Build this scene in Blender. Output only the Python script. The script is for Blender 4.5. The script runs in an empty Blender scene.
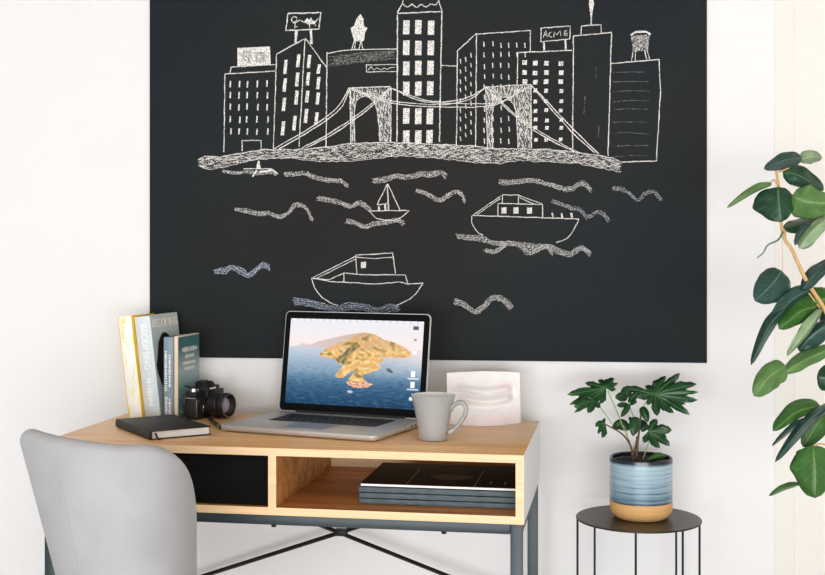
import bpy, bmesh, math, random
from mathutils import Vector, Matrix, noise, geometry
random.seed(7)
C = bpy.context.scene.collection
PI = math.pi
# ------------------------------------------------------------------ camera
CAMZ, F, CX, HZ = 1.17, 1200.0, 412.5, 250.0
cd = bpy.data.cameras.new('camera'); cam = bpy.data.objects.new('camera', cd); C.objects.link(cam)
cam.location = (0, 0, CAMZ); cam.rotation_euler = (PI/2, 0, 0)
cd.sensor_width = 36; cd.lens = 36*F/825; cd.shift_y = -37.5/825; cd.clip_start = .05
bpy.context.scene.camera = cam
def P(px, py, Y): return Vector(((px-CX)/F*Y, Y, CAMZ-(py-HZ)/F*Y))
def onz(px, py, z):
    Y = (CAMZ-z)*F/(py-HZ); return P(px, py, Y)

# ------------------------------------------------------------------ materials
def s2l(c): return tuple(((v/255)/12.92 if v/255 <= .04045 else ((v/255+.055)/1.055)**2.4) for v in c)
def new_mat(name):
    m = bpy.data.materials.new(name); m.use_nodes = True
    nt = m.node_tree; return m, nt, nt.nodes['Principled BSDF']
def N(nt, t, **kw):
    n = nt.nodes.new(t)
    for k, v in kw.items():
        if k in n.inputs: n.inputs[k].default_value = v
        else: setattr(n, k, v)
    return n
def ramp(nt, fac, stops):
    r = nt.nodes.new('ShaderNodeValToRGB'); cr = r.color_ramp
    while len(cr.elements) < len(stops): cr.elements.new(.5)
    for e, (p, c) in zip(cr.elements, stops):
        e.position = p; e.color = tuple(c)+(1,) if len(c) == 3 else c
    nt.links.new(fac, r.inputs['Fac']); return r
def coords(nt, scale=(1,1,1), kind='Object'):
    tc = nt.nodes.new('ShaderNodeTexCoord'); mp = nt.nodes.new('ShaderNodeMapping')
    mp.inputs['Scale'].default_value = scale
    nt.links.new(tc.outputs[kind], mp.inputs['Vector']); return mp.outputs['Vector']
def bump(nt, b, h, strength=.2, dist=.001):
    bn = N(nt, 'ShaderNodeBump', Strength=strength, Distance=dist)
    nt.links.new(h, bn.inputs['Height']); nt.links.new(bn.outputs['Normal'], b.inputs['Normal'])
def mat(name, c, rough=.5, metal=0, spec=.5, var=.06, scale=(30,30,30), bmp=0, bdist=.001, sheen=0, coat=0):
    m, nt, b = new_mat(name); c = s2l(c)
    v = coords(nt, scale); n = N(nt, 'ShaderNodeTexNoise', Scale=1.0, Detail=4.0); nt.links.new(v, n.inputs['Vector'])
    r = ramp(nt, n.outputs['Fac'], [(.3, [x*(1-var) for x in c]), (.7, [min(1, x*(1+var)) for x in c])])
    nt.links.new(r.outputs['Color'], b.inputs['Base Color'])
    b.inputs['Roughness'].default_value = rough; b.inputs['Metallic'].default_value = metal
    b.inputs['Specular IOR Level'].default_value = spec
    b.inputs['Sheen Weight'].default_value = sheen; b.inputs['Coat Weight'].default_value = coat
    if bmp: bump(nt, b, n.outputs['Fac'], bmp, bdist)
    return m
def wood(name, c1, c2, c3, scale=(1.6, 26, 26), rough=.45):
    m, nt, b = new_mat(name)
    v = coords(nt, scale)
    n1 = N(nt, 'ShaderNodeTexNoise', Scale=1.3, Detail=7.0, Roughness=.6, Distortion=.6); nt.links.new(v, n1.inputs['Vector'])
    r = ramp(nt, n1.outputs['Fac'], [(.28, s2l(c1)), (.5, s2l(c2)), (.72, s2l(c3))])
    v2 = coords(nt, tuple(s*4 for s in scale)); n2 = N(nt, 'ShaderNodeTexNoise', Scale=1.0, Detail=3.0); nt.links.new(v2, n2.inputs['Vector'])
    mx = N(nt, 'ShaderNodeMixRGB', blend_type='MULTIPLY', Fac=.35)
    r2 = ramp(nt, n2.outputs['Fac'], [(.35, (.72,.68,.62)), (.6, (1,1,1))])
    nt.links.new(r.outputs['Color'], mx.inputs['Color1']); nt.links.new(r2.outputs['Color'], mx.inputs['Color2'])
    nt.links.new(mx.outputs['Color'], b.inputs['Base Color'])
    b.inputs['Roughness'].default_value = rough
    bump(nt, b, n2.outputs['Fac'], .08, .0005)
    return m
def chalk(name, lo, hi, c=(236,232,226), scale=420):
    m, nt, b = new_mat(name)
    v = coords(nt, (1, 1, 1)); n = N(nt, 'ShaderNodeTexNoise', Scale=float(scale), Detail=3.0, Roughness=.7); nt.links.new(v, n.inputs['Vector'])
    r = ramp(nt, n.outputs['Fac'], [(lo, (0,0,0)), (hi, (1,1,1))])
    nt.links.new(r.outputs['Color'], b.inputs['Alpha'])
    b.inputs['Base Color'].default_value = s2l(c)+(1,); b.inputs['Roughness'].default_value = .95
    b.inputs['Specular IOR Level'].default_value = .05
    return m
def leafmat(name, c, cv, rough=.42):
    m, nt, b = new_mat(name)
    tc = nt.nodes.new('ShaderNodeTexCoord'); sp = nt.nodes.new('ShaderNodeSeparateXYZ'); nt.links.new(tc.outputs['UV'], sp.inputs[0])
    au = N(nt, 'ShaderNodeMath', operation='ABSOLUTE'); nt.links.new(sp.outputs[0], au.inputs[0])
    k = N(nt, 'ShaderNodeMath', operation='MULTIPLY'); k.inputs[1].default_value = -2.2; nt.links.new(au.outputs[0], k.inputs[0])
    k2 = N(nt, 'ShaderNodeMath', operation='MULTIPLY_ADD'); k2.inputs[1].default_value = 7.5
    nt.links.new(sp.outputs[1], k2.inputs[0]); nt.links.new(k.outputs[0], k2.inputs[2])
    fr = N(nt, 'ShaderNodeMath', operation='FRACT'); nt.links.new(k2.outputs[0], fr.inputs[0])
    pg = N(nt, 'ShaderNodeMath', operation='PINGPONG'); pg.inputs[1].default_value = .5; nt.links.new(fr.outputs[0], pg.inputs[0])
    lt = ramp(nt, pg.outputs[0], [(0, (.16,.16,.16)), (.16, (0,0,0))])
    mr = ramp(nt, au.outputs[0], [(0, (.75,.75,.75)), (.07, (0,0,0))])
    mx = N(nt, 'ShaderNodeMixRGB', blend_type='ADD', Fac=1.0, use_clamp=True)
    nt.links.new(lt.outputs['Color'], mx.inputs['Color1']); nt.links.new(mr.outputs['Color'], mx.inputs['Color2'])
    n = N(nt, 'ShaderNodeTexNoise', Scale=30.0, Detail=3.0); nt.links.new(tc.outputs['Object'], n.inputs['Vector'])
    cl = s2l(c); bc = ramp(nt, n.outputs['Fac'], [(.3, [x*.75 for x in cl]), (.7, [x*1.2 for x in cl])])
    m2 = N(nt, 'ShaderNodeMixRGB'); nt.links.new(mx.outputs['Color'], m2.inputs['Fac'])
    nt.links.new(bc.outputs['Color'], m2.inputs['Color1']); m2.inputs['Color2'].default_value = s2l(cv)+(1,)
    nt.links.new(m2.outputs['Color'], b.inputs['Base Color']); b.inputs['Roughness'].default_value = rough
    bump(nt, b, mx.outputs['Color'], .25, .001); b.inputs['Specular IOR Level'].default_value = .35
    return m
def vcol(name, emit=0, rough=.5, coat=0):
    m, nt, b = new_mat(name)
    a = N(nt, 'ShaderNodeVertexColor', layer_name='Col')
    if emit:
        b.inputs['Base Color'].default_value = (.01,.01,.01,1); b.inputs['Specular IOR Level'].default_value = .12
        nt.links.new(a.outputs['Color'], b.inputs['Emission Color']); b.inputs['Emission Strength'].default_value = emit
    else: nt.links.new(a.outputs['Color'], b.inputs['Base Color'])
    b.inputs['Roughness'].default_value = rough; b.inputs['Coat Weight'].default_value = coat
    return m
M = {}
M['wall'] = mat('wall_paint', (230,229,229), .9, spec=.2, var=.012, scale=(3,3,3), bmp=.03)
M['trim'] = mat('trim_paint', (231,227,220), .6, spec=.3, var=.01)
M['floor'] = wood('floor_boards', (212,210,209), (220,218,217), (227,225,224), (1, 14, 14))
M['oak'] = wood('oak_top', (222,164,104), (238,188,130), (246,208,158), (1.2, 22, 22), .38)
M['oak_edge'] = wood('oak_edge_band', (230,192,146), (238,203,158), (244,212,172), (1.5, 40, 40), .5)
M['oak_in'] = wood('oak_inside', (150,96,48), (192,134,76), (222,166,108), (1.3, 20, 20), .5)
M['white_lam'] = mat('white_laminate', (232,233,233), .4, var=.01)
M['slate'] = mat('slate_metal', (46,56,60), .45, metal=.2, var=.1, bmp=.05)
M['blackm'] = mat('black_metal', (20,20,20), .5, spec=.3, var=.1)
M['drawer'] = mat('black_drawer_felt', (17,17,16), .8, spec=.05, var=.25, scale=(14,14,14), bmp=.1)
M['stoolm'] = mat('dark_bronze_metal', (52,48,45), .36, metal=.55, var=.12, scale=(8,8,8), bmp=.04)
M['black'] = mat('black_plastic', (17,17,17), .4, var=.1)
M['blacksoft'] = mat('black_notebook_cloth', (38,37,37), .6, spec=.4, var=.12, bmp=.08)
M['leather'] = mat('camera_leather', (20,20,20), .55, var=.3, scale=(900,900,900), bmp=.4)
M['silver'] = mat('brushed_aluminium', (196,194,191), .42, metal=.35, var=.03, scale=(5,200,5))
M['alu_edge'] = mat('aluminium_edge', (150,146,140), .3, metal=.9)
M['chrome'] = mat('chrome', (205,205,205), .2, metal=1)
M['gold'] = mat('gold_metal', (190,160,100), .3, metal=1)
M['white'] = mat('white_paper', (242,241,238), .8, var=.02, scale=(5,5,400))
M['cream'] = mat('cream_paper', (228,212,186), .8, var=.06, scale=(5,200,5))
M['mug'] = mat('grey_glaze', (158,159,159), .35, var=.02, coat=.2)
M['mug_in'] = mat('white_glaze', (238,237,234), .3, var=.01, coat=.3)
M['velvet'] = mat('grey_velvet', (166,166,168), .9, spec=.1, var=.08, scale=(9,9,9), bmp=.12, bdist=.002, sheen=.15)
M['seam'] = mat('seam_thread', (176,177,179), .9, var=.05)
M['bluebook'] = mat('pale_blue_book', (206,217,222), .6, var=.05)
M['greybook'] = mat('blue_grey_spine', (126,144,156), .6, var=.06)
M['magspine'] = mat('slate_magazine_spine', (78,92,98), .7, var=.35, scale=(40,40,300))
M['magcover'] = mat('black_magazine_cover', (13,13,14), .5, spec=.06, var=.2)
M['magline'] = mat('pale_print', (170,170,172), .6)
M['magred'] = mat('dull_red_print', (52,30,32), .5, var=.5, scale=(40,40,40))
M['soil'] = mat('dark_soil', (38,28,24), .95, var=.5, scale=(200,200,200), bmp=.8, bdist=.004)
M['stem_brown'] = mat('brown_stem', (96,66,46), .7, var=.3, scale=(90,90,90))
M['stem_green'] = mat('green_petiole', (140,160,84), .6, var=.1)
M['stem_tan'] = mat('tan_stem', (206,166,108), .6, var=.15, scale=(60,60,60), bmp=.2)
M['leaf_dk'] = leafmat('dark_leaf', (26,62,40), (92,128,92), .38)
M['leaf_bl'] = leafmat('blue_green_leaf', (38,68,60), (96,124,112), .34)
M['leaf_md'] = leafmat('mid_green_leaf', (52,96,36), (112,142,80))
M['leaf_lt'] = leafmat('pale_green_leaf', (84,120,64), (128,154,100), .5)
M['leaf_gy'] = leafmat('grey_green_leaf', (132,156,118), (170,186,150), .55)
M['aralia'] = leafmat('glossy_aralia_leaf', (20,62,28), (58,104,50), .36)
M['dead'] = mat('dry_leaf', (80,62,48), .8, var=.3)
M['c_line'] = chalk('chalk_line', .34, .54, (238,235,230))
M['c_solid'] = chalk('chalk_solid', .35, .52, (240,237,232))
M['c_fill'] = chalk('chalk_hatch', .45, .66, (205,202,198))
M['c_thin'] = chalk('chalk_faint', .44, .72, (172,170,166))
M['c_blue'] = chalk('chalk_blue_white', .43, .60, (206,214,234))
M['c_bfill'] = chalk('chalk_blue_fill', .49, .70, (196,206,230))
M['c_wave'] = chalk('chalk_wave', .44, .62, (222,220,216))
M['c_warm'] = chalk('chalk_warm_hatch', .50, .74, (200,195,190))
M['print_white'] = mat('white_print', (240,240,238), .6, var=.01)
M['print_pink'] = mat('cream_print', (238,226,218), .6, var=.01)
M['hair'] = mat('dark_hair_print', (30,26,26), .6, var=.3, scale=(60,60,60))
M['skin'] = mat('skin_print', (178,132,110), .6, var=.1)
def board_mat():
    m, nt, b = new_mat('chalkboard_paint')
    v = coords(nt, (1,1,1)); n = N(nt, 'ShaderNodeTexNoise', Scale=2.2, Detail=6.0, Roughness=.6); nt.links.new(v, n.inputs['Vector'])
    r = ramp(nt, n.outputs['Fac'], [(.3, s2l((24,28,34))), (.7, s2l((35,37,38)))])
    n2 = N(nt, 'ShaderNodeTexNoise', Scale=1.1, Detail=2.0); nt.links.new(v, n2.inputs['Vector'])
    r2 = ramp(nt, n2.outputs['Fac'], [(.35, s2l((38,34,31))), (.5, s2l((34,39,38))), (.65, s2l((24,30,42)))])  # warm and cool reflected light put into the board colour as random tints
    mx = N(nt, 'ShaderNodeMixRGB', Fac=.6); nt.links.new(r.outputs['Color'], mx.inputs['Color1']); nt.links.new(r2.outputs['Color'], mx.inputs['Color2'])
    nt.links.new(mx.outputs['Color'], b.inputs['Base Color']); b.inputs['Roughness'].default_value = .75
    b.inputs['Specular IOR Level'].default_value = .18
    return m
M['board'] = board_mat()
def pot_mat():
    m, nt, b = new_mat('blue_glaze_pot')
    tc = nt.nodes.new('ShaderNodeTexCoord'); sp = nt.nodes.new('ShaderNodeSeparateXYZ'); nt.links.new(tc.outputs['Object'], sp.inputs[0])
    mp = nt.nodes.new('ShaderNodeMapping'); mp.inputs['Scale'].default_value = (5,5,260); nt.links.new(tc.outputs['Object'], mp.inputs['Vector'])
    n = N(nt, 'ShaderNodeTexNoise', Scale=1.0, Detail=4.0, Roughness=.7); nt.links.new(mp.outputs[0], n.inputs['Vector'])
    # soft wobble of the band edges along height
    n2 = N(nt, 'ShaderNodeTexNoise', Scale=25.0, Detail=3.0); nt.links.new(tc.outputs['Object'], n2.inputs['Vector'])
    ad = N(nt, 'ShaderNodeMath', operation='MULTIPLY_ADD'); ad.inputs[1].default_value = .004
    nt.links.new(n2.outputs['Fac'], ad.inputs[0]); nt.links.new(sp.outputs[2], ad.inputs[2])
    dv = N(nt, 'ShaderNodeMath', operation='DIVIDE'); dv.inputs[1].default_value = .142; nt.links.new(ad.outputs[0], dv.inputs[0])
    base = ramp(nt, dv.outputs[0], [(0, s2l((204,154,92))), (.285, s2l((214,168,108))), (.30, s2l((36,46,58))), (.33, s2l((96,122,138))), (.55, s2l((138,164,178))), (.90, s2l((156,182,192))), (.925, s2l((100,124,140))), (.94, s2l((26,34,44)))])
    base.color_ramp.interpolation = 'LINEAR'
    st = ramp(nt, n.outputs['Fac'], [(.36, (.16,.28,.42)), (.50, (1,1,1)), (.62, (1.25,1.2,1.15))])
    msk = ramp(nt, dv.outputs[0], [(.29, (.15,.15,.15)), (.34, (1,1,1)), (.62, (.75,.75,.75)), (.8, (.35,.35,.35)), (1, (.2,.2,.2))])
    mx = N(nt, 'ShaderNodeMixRGB', blend_type='MULTIPLY')
    nt.links.new(msk.outputs['Color'], mx.inputs['Fac']); nt.links.new(base.outputs['Color'], mx.inputs['Color1']); nt.links.new(st.outputs['Color'], mx.inputs['Color2'])
    nt.links.new(mx.outputs['Color'], b.inputs['Base Color'])
    rr = ramp(nt, dv.outputs[0], [(.28, (.7,.7,.7)), (.30, (.22,.22,.22))]); nt.links.new(rr.outputs['Color'], b.inputs['Roughness'])
    bump(nt, b, n.outputs['Fac'], .15, .001)
    return m
M['pot'] = pot_mat()
M['pot_rim'] = mat('dark_glaze_rim', (34,42,50), .22, var=.3)
M['screen'] = vcol('screen_picture', emit=1.0, rough=.25)
M['vcover'] = vcol('printed_cover', rough=.5)
M['lens'] = mat('lens_glass', (160,150,170), .08, var=.2, coat=1)
def plaster():
    m, nt, b = new_mat('tinted_plaster')
    v = coords(nt, (1,1,1)); n = N(nt, 'ShaderNodeTexNoise', Scale=14.0, Detail=2.0); nt.links.new(v, n.inputs['Vector'])
    r = ramp(nt, n.outputs['Fac'], [(.42, s2l((235,233,232))), (.66, s2l((234,219,222)))])
    nt.links.new(r.outputs['Color'], b.inputs['Base Color']); b.inputs['Roughness'].default_value = .7
    return m
M['plaster'] = plaster()

# ------------------------------------------------------------------ builders
def link(name, me, m, parent=None, smooth=False):
    o = bpy.data.objects.new(name, me); C.objects.link(o)
    if m is not None: me.materials.append(m)
    if parent is not None: o.parent = parent
    if smooth:
        for p in me.polygons: p.use_smooth = True
    return o
def obj(name, bm, m, parent=None, smooth=False, bevel=0, seg=2):
    if bevel:
        bmesh.ops.bevel(bm, geom=[e for e in bm.edges], offset=bevel, segments=seg, affect='EDGES', profile=.5)
    bmesh.ops.recalc_face_normals(bm, faces=bm.faces)
    me = bpy.data.meshes.new(name); bm.to_mesh(me); bm.free()
    o = link(name, me, m, parent, smooth)
    if smooth == 'auto' or (bevel and not smooth):
        for p in me.polygons: p.use_smooth = True
        me.set_sharp_from_angle(angle=math.radians(38))
    return o
def tag(o, label=None, cat=None, group=None, kind=None):
    if label: o['label'] = label
    if cat: o['category'] = cat
    if group: o['group'] = group
    if kind: o['kind'] = kind
    return o
def empty(name, loc, rz=0, label=None, cat=None, group=None):
    o = bpy.data.objects.new(name, None); C.objects.link(o); o.location = loc; o.rotation_euler = (0, 0, rz)
    o.empty_display_size = .05
    return tag(o, label, cat, group)
def box(bm, x0, x1, y0, y1, z0, z1, mtx=None):
    v = [bm.verts.new(p) for p in [(x0,y0,z0),(x1,y0,z0),(x1,y1,z0),(x0,y1,z0),(x0,y0,z1),(x1,y0,z1),(x1,y1,z1),(x0,y1,z1)]]
    for f in [(0,1,2,3),(4,5,6,7),(0,1,5,4),(1,2,6,5),(2,3,7,6),(3,0,4,7)]: bm.faces.new([v[i] for i in f])
    if mtx: bmesh.ops.transform(bm, matrix=mtx, verts=v)
    return v
def B(*a, mtx=None):
    bm = bmesh.new(); box(bm, *a, mtx=mtx); return bm
def lathe(bm, prof, n=48, axis='Z', mtx=None, caps=True):
    rings = []; new = []
    for r, z in prof:
        ring = []
        for i in range(n):
            a = 2*PI*i/n
            ring.append(bm.verts.new((r*math.cos(a), r*math.sin(a), z)))
        rings.append(ring); new += ring
    for a, b in zip(rings, rings[1:]):
        for i in range(n): bm.faces.new((a[i], a[(i+1)%n], b[(i+1)%n], b[i]))
    for ring, (r, z) in ((rings[0], prof[0]), (rings[-1], prof[-1])):
        if caps and r > 1e-6: bm.faces.new(ring)
    bmesh.ops.remove_doubles(bm, verts=new, dist=1e-7)
    if mtx:
        vs = [v for v in new if v.is_valid]; bmesh.ops.transform(bm, matrix=mtx, verts=vs)
def tube(bm, pts, r, n=8):
    pts = [Vector(p) for p in pts]; rs = r if isinstance(r, (list, tuple)) else [r]*len(pts)
    rings = []; up = Vector((0,0,1))
    for i, p in enumerate(pts):
        t = (pts[min(i+1, len(pts)-1)]-pts[max(i-1, 0)]).normalized()
        if i == 0:
            u = t.cross(up)
            if u.length < .01: u = t.cross(Vector((1,0,0)))
            u.normalize()
        else: u = (u-t*u.dot(t)).normalized()
        w = t.cross(u)
        rings.append([bm.verts.new(p+(u*math.cos(2*PI*k/n)+w*math.sin(2*PI*k/n))*rs[i]) for k in range(n)])
    for a, b in zip(rings, rings[1:]):
        for k in range(n): bm.faces.new((a[k], a[(k+1)%n], b[(k+1)%n], b[k]))
    bm.faces.new(rings[0]); bm.faces.new(rings[-1][::-1])
def spline(pts, n=8):
    pts = [Vector(p) for p in pts]; out = []
    q = [pts[0]*2-pts[1]]+pts+[pts[-1]*2-pts[-2]]
    for i in range(1, len(q)-2):
        for k in range(n):
            t = k/n; a, b, c, d = q[i-1], q[i], q[i+1], q[i+2]
            out.append(.5*((2*b)+(c-a)*t+(2*a-5*b+4*c-d)*t*t+(3*b-a-3*c+d)*t**3))
    out.append(pts[-1]); return out
def poly(bm, pts):
    """planar filled polygon, pts are 3-vectors"""
    vs = [bm.verts.new(p) for p in pts]
    for t in geometry.tessellate_polygon([[Vector(p) for p in pts]]):
        try: bm.faces.new([vs[i] for i in t])
        except ValueError: pass
def prism(bm, pts2, y0, y1):
    """outline in xz extruded along y"""
    a = [bm.verts.new((x, y0, z)) for x, z in pts2]; b = [bm.verts.new((x, y1, z)) for x, z in pts2]
    bm.faces.new(a); bm.faces.new(b[::-1]); n = len(a)
    for i in range(n): bm.faces.new((a[i], b[i], b[(i+1)%n], a[(i+1)%n]))
def text_obj(name, s, size, m, parent, loc, rot, extrude=.0002, sx=1.0, bold=0):
    cu = bpy.data.curves.new(name, 'FONT'); cu.body = s; cu.size = size; cu.extrude = extrude
    cu.align_x = 'CENTER'; cu.align_y = 'CENTER'; cu.offset = bold; cu.resolution_u = 3
    t = bpy.data.objects.new(name, cu); C.objects.link(t)
    me = bpy.data.meshes.new_from_object(t.evaluated_get(bpy.context.evaluated_depsgraph_get()))
    bpy.data.objects.remove(t)
    for v in me.vertices: v.co.x *= sx
    o = link(name, me, m, parent); o.location = loc; o.rotation_euler = rot
    return o
def colgrid(name, nu, nv, posf, colf, m, parent):
    """grid of (u,v) in 0..1; v down; position and colour functions"""
    verts = []; cols = []
    for j in range(nv+1):
        for i in range(nu+1):
            u, v = i/nu, j/nv; verts.append(posf(u, v)); cols.append(s2l(colf(u, v)))
    faces = [(j*(nu+1)+i, (j+1)*(nu+1)+i, (j+1)*(nu+1)+i+1, j*(nu+1)+i+1) for j in range(nv) for i in range(nu)]
    me = bpy.data.meshes.new(name); me.from_pydata(verts, [], faces)
    ca = me.color_attributes.new('Col', 'FLOAT_COLOR', 'POINT')
    for k, c in enumerate(cols): ca.data[k].color = (c[0], c[1], c[2], 1)
    return link(name, me, m, parent)
def inside(x, y, pl):
    r = False; j = len(pl)-1
    for i in range(len(pl)):
        if (pl[i][1] > y) != (pl[j][1] > y) and x < (pl[j][0]-pl[i][0])*(y-pl[i][1])/(pl[j][1]-pl[i][1])+pl[i][0]: r = not r
        j = i
    return r
def mixc(a, b, t): t = max(0, min(1, t)); return tuple(x+(y-x)*t for x, y in zip(a, b))

# ------------------------------------------------------------------ setting
YW0, TW = 3.02, .118
WA = -math.atan(TW)
wall = empty('wall_back', (0, YW0, 0), WA); bpy.data.objects.remove(wall)
def wall_loc(px, py, off=0):
    """local (x,z) on the wall plane standing off by off metres"""
    nrm = Vector((-math.sin(-WA), -math.cos(-WA)))            # wall's normal to the room
    # plane: point (0,YW0)+nrm*off
    o2 = Vector((0, YW0))+nrm*off; dx = (px-CX)/F
    Y = (nrm.dot(o2))/(nrm.x*dx+nrm.y)
    p = P(px, py, Y); d = Vector((math.cos(WA), math.sin(WA)))
    return (p.x*d.x+(p.y-YW0)*d.y, p.z)
w = obj('wall_back', B(-2.6, 2.2, 0, .12, 0, 2.75), M['wall']); w.location = (0, YW0, 0); w.rotation_euler = (0, 0, WA); tag(w, kind='structure')
f = obj('floor', B(-3.2, 3.2, -3.6, 3.5, -.08, 0), M['floor']); tag(f, kind='structure')
w_ = obj('added_unseen_wall_right', B(2.55, 2.67, -3.6, 2.66, 0, 2.75), M['wall']); tag(w_, kind='structure')  # wall out of view, added to hold back light from the right
c_ = obj('ceiling', B(-3.2, 3.2, -3.6, 3.5, 2.7505, 2.83), mat('warm_ceiling_paint', (196,186,176), .9, var=.01)); tag(c_, kind='structure')
def wallthing(name, bm, m, bevel=.002):
    o = obj(name, bm, m, bevel=bevel); o.location = (0, YW0, 0); o.rotation_euler = (0, 0, WA); return tag(o, kind='structure')
x0 = wall_loc(762, 250)[0]; x1 = wall_loc(774.5, 250)[0]; x2 = wall_loc(794, 250)[0]; x3 = wall_loc(797.5, 250)[0]
wallthing('baseboard_back', B(-2.6, x0, -.014, 0, 0, .10), M['trim'])
wallthing('trim_1', B(x1, 2.2, -.0018, 0, 0, 2.75), M['trim'], .0008)
wallthing('trim_2', B(x2, x3, -.0034, -.0019, 0, 2.75), M['trim'], .0006)

# ------------------------------------------------------------------ chalkboard
board = empty('chalkboard', (0, YW0, 0), WA, 'large black chalkboard on the white wall with a chalk city skyline, bridge and boats', 'chalkboard')
TH = .006
bx0 = wall_loc(149.5, 200, TH)[0]; bx1 = wall_loc(707, 200, TH)[0]; bz0 = wall_loc(420, 360, TH)[1]
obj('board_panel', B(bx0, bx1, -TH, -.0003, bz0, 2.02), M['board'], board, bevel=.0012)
layer = [0]
class Chalk:
    def __init__(s): s.bm = bmesh.new(); layer[0] += 1; s.off = TH+.0003+layer[0]*.00002; s.mi = 0; s.ms = []
    def m(s, name):
        if name not in s.ms: s.ms.append(name)
        s.mi = s.ms.index(name); return s
    def p(s, x, y): a, z = wall_loc(x, y, TH); return Vector((a, -s.off, z))
    def line(s, pts, w=1.1, jit=.25, smooth=False):
        w *= .86 if w < 1.7 else 1
        pts = [Vector((x, y, 0)) for x, y in pts]
        if smooth: pts = spline(pts, 6)
        out = [pts[0]]
        for a, b in zip(pts, pts[1:]):
            n = max(1, int((b-a).length/4)) if not smooth else 1
            for k in range(1, n+1): out.append(a.lerp(b, k/n))
        L = []; R = []
        for i, q in enumerate(out):
            t = (out[min(i+1, len(out)-1)]-out[max(0, i-1)])
            t = t.normalized() if t.length > 1e-6 else Vector((1,0,0)); nn = Vector((-t.y, t.x, 0))
            hw = w/2*random.uniform(.75, 1.25); dj = nn*random.uniform(-jit, jit)
            a = q+nn*hw+dj; b = q-nn*hw+dj
            L.append(s.bm.verts.new(s.p(a.x, a.y))); R.append(s.bm.verts.new(s.p(b.x, b.y)))
        for i in range(len(out)-1): s.bm.faces.new((L[i], R[i], R[i+1], L[i+1])).material_index = s.mi
        s.off += .000002
        return s
    def fill(s, pts):
        n0 = len(s.bm.faces); poly(s.bm, [s.p(x, y) for x, y in pts]); s.bm.faces.ensure_lookup_table()
        for k in range(n0, len(s.bm.faces)): s.bm.faces[k].material_index = s.mi
        s.off += .000002; return s
    def scribble(s, pts, n, ln=5, ang=0, spread=.7, w=.7):
        xs = [p[0] for p in pts]; ys = [p[1] for p in pts]; s.off += .00001; o0 = s.off
        for _ in range(n):
            x, y = random.uniform(min(xs), max(xs)), random.uniform(min(ys), max(ys)); a = ang+random.uniform(-spread, spread)
            e = (x+ln*math.cos(a), y+ln*math.sin(a))
            if inside(x, y, pts) and inside(e[0], e[1], pts): s.line([(x, y), e], w*random.uniform(.6, 1.2), .1); s.off = o0
        return s
    def dash(s, x, y, w, h, sk=0): return s.fill([(x-w/2+sk, y-h/2), (x+w/2+sk, y-h/2+random.uniform(-.3,.3)), (x+w/2-sk, y+h/2), (x-w/2-sk, y+h/2+random.uniform(-.3,.3))])
    def done(s, name, m='c_line', parent=board, label=None):
        ms = s.ms or [m]; o = obj(name, s.bm, M[ms[0]], parent)
        for q in ms[1:]: o.data.materials.append(M[q])
        return tag(o, label)
def z1(x, y): return (190+x/3.195, y/3.195)
# building A
c = Chalk()
c.line([(224,152),(225,74),(275,71)]).line([(230,73),(231,67),(276,64.5)]).line([(242,151),(242,140.5),(261,140.5),(261,149)]); LB = 'chalk outline of the leftmost building'
c.m('c_line').m('c_solid')
for yy, hh in ((84, 6.5), (95.5, 6.5), (107, 6.5), (119.5, 6.5), (131.5, 6)):
    for xx in (230.5, 239.5, 247, 257.5, 267.5): c.dash(xx+random.uniform(-.6,.6), yy+random.uniform(-.5,.5), 1.4, hh, .2)
c.done('chalk_building', label=LB)
M['rub'] = chalk('chalk_rubbed', .42, .75, (86,88,88))
c = Chalk(); c.m('c_solid').fill([(237.5,48),(270,46.5),(270.8,64.5),(237.5,66)]).m('rub')
for (q1, q2, ww, hh) in ((247,52,8,2),(249,58,2.2,9),(243.5,56,2,7),(260,53,9,2),(256.5,58,2,8),(264,58,2,8),(260,60,2,4)): c.dash(q1, q2, ww, hh)
c.scribble([(241,49),(268,48),(268,62),(241,63)], 60, 3, .5, 1.5, .8)
c.done('chalk_billboard', label='white filled chalk billboard with rubbed marks')
# building B (gabled)
c = Chalk()
c.line([(273.5,149),(276.5,54),(305.5,38.5),(327,68)]).line([(305,39),(299,147)]); LB = 'chalk outline of the building with pointed roof'
c.m('c_line').m('c_solid')
for (xx, yy, hh) in ((285.5,67,14),(284.7,85,13),(284,104.5,13),(283,128.5,14),(298.3,60.5,13),(297.2,79.5,14),(296.5,97.5,14),(294.5,123,15),
    (309,61.5,13),(308,79,13),(307.2,96.5,12),(306,116,14),(318.8,69,9),(318.3,83,12),(317.8,98.5,12),(316.5,118.5,12)): c.dash(xx, yy, 3.3, hh, .7)
c.done('chalk_building', label=LB)
c = Chalk()
c.line([(288,13.5),(321,12.5),(319,29),(286,30.5),(288,13.5)], 1.4).line([(296.5,30),(295.7,43)], 2.6).line([(310.7,29),(311.5,44)], 2.6)
c.line([(292,18),(294,16.5),(297,17.5),(297,21),(294,22.5),(291.5,21),(292,18)], 1.1).line([(293,23.5),(297,22),(300,19.5)], 1).line([(295.5,23),(294.5,28)], .9).line([(294.5,27),(298,26.5)], .9)
c.line([(301,20.5),(303.5,22.5),(306,22)], 1).fill([(304,22),(307,18),(309.5,20),(311,17),(312.5,20.5),(316,21),(315,24),(308,24.5)]).line([(315,22.5),(318.5,18.5)], 1.2).line([(309.5,24),(309.7,27.5)], 1).line([(315,23.5),(315.5,26)], 1)
c.done('chalk_billboard', 'c_line', label='chalk billboard on two posts with a scribbled face and fish')
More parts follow.
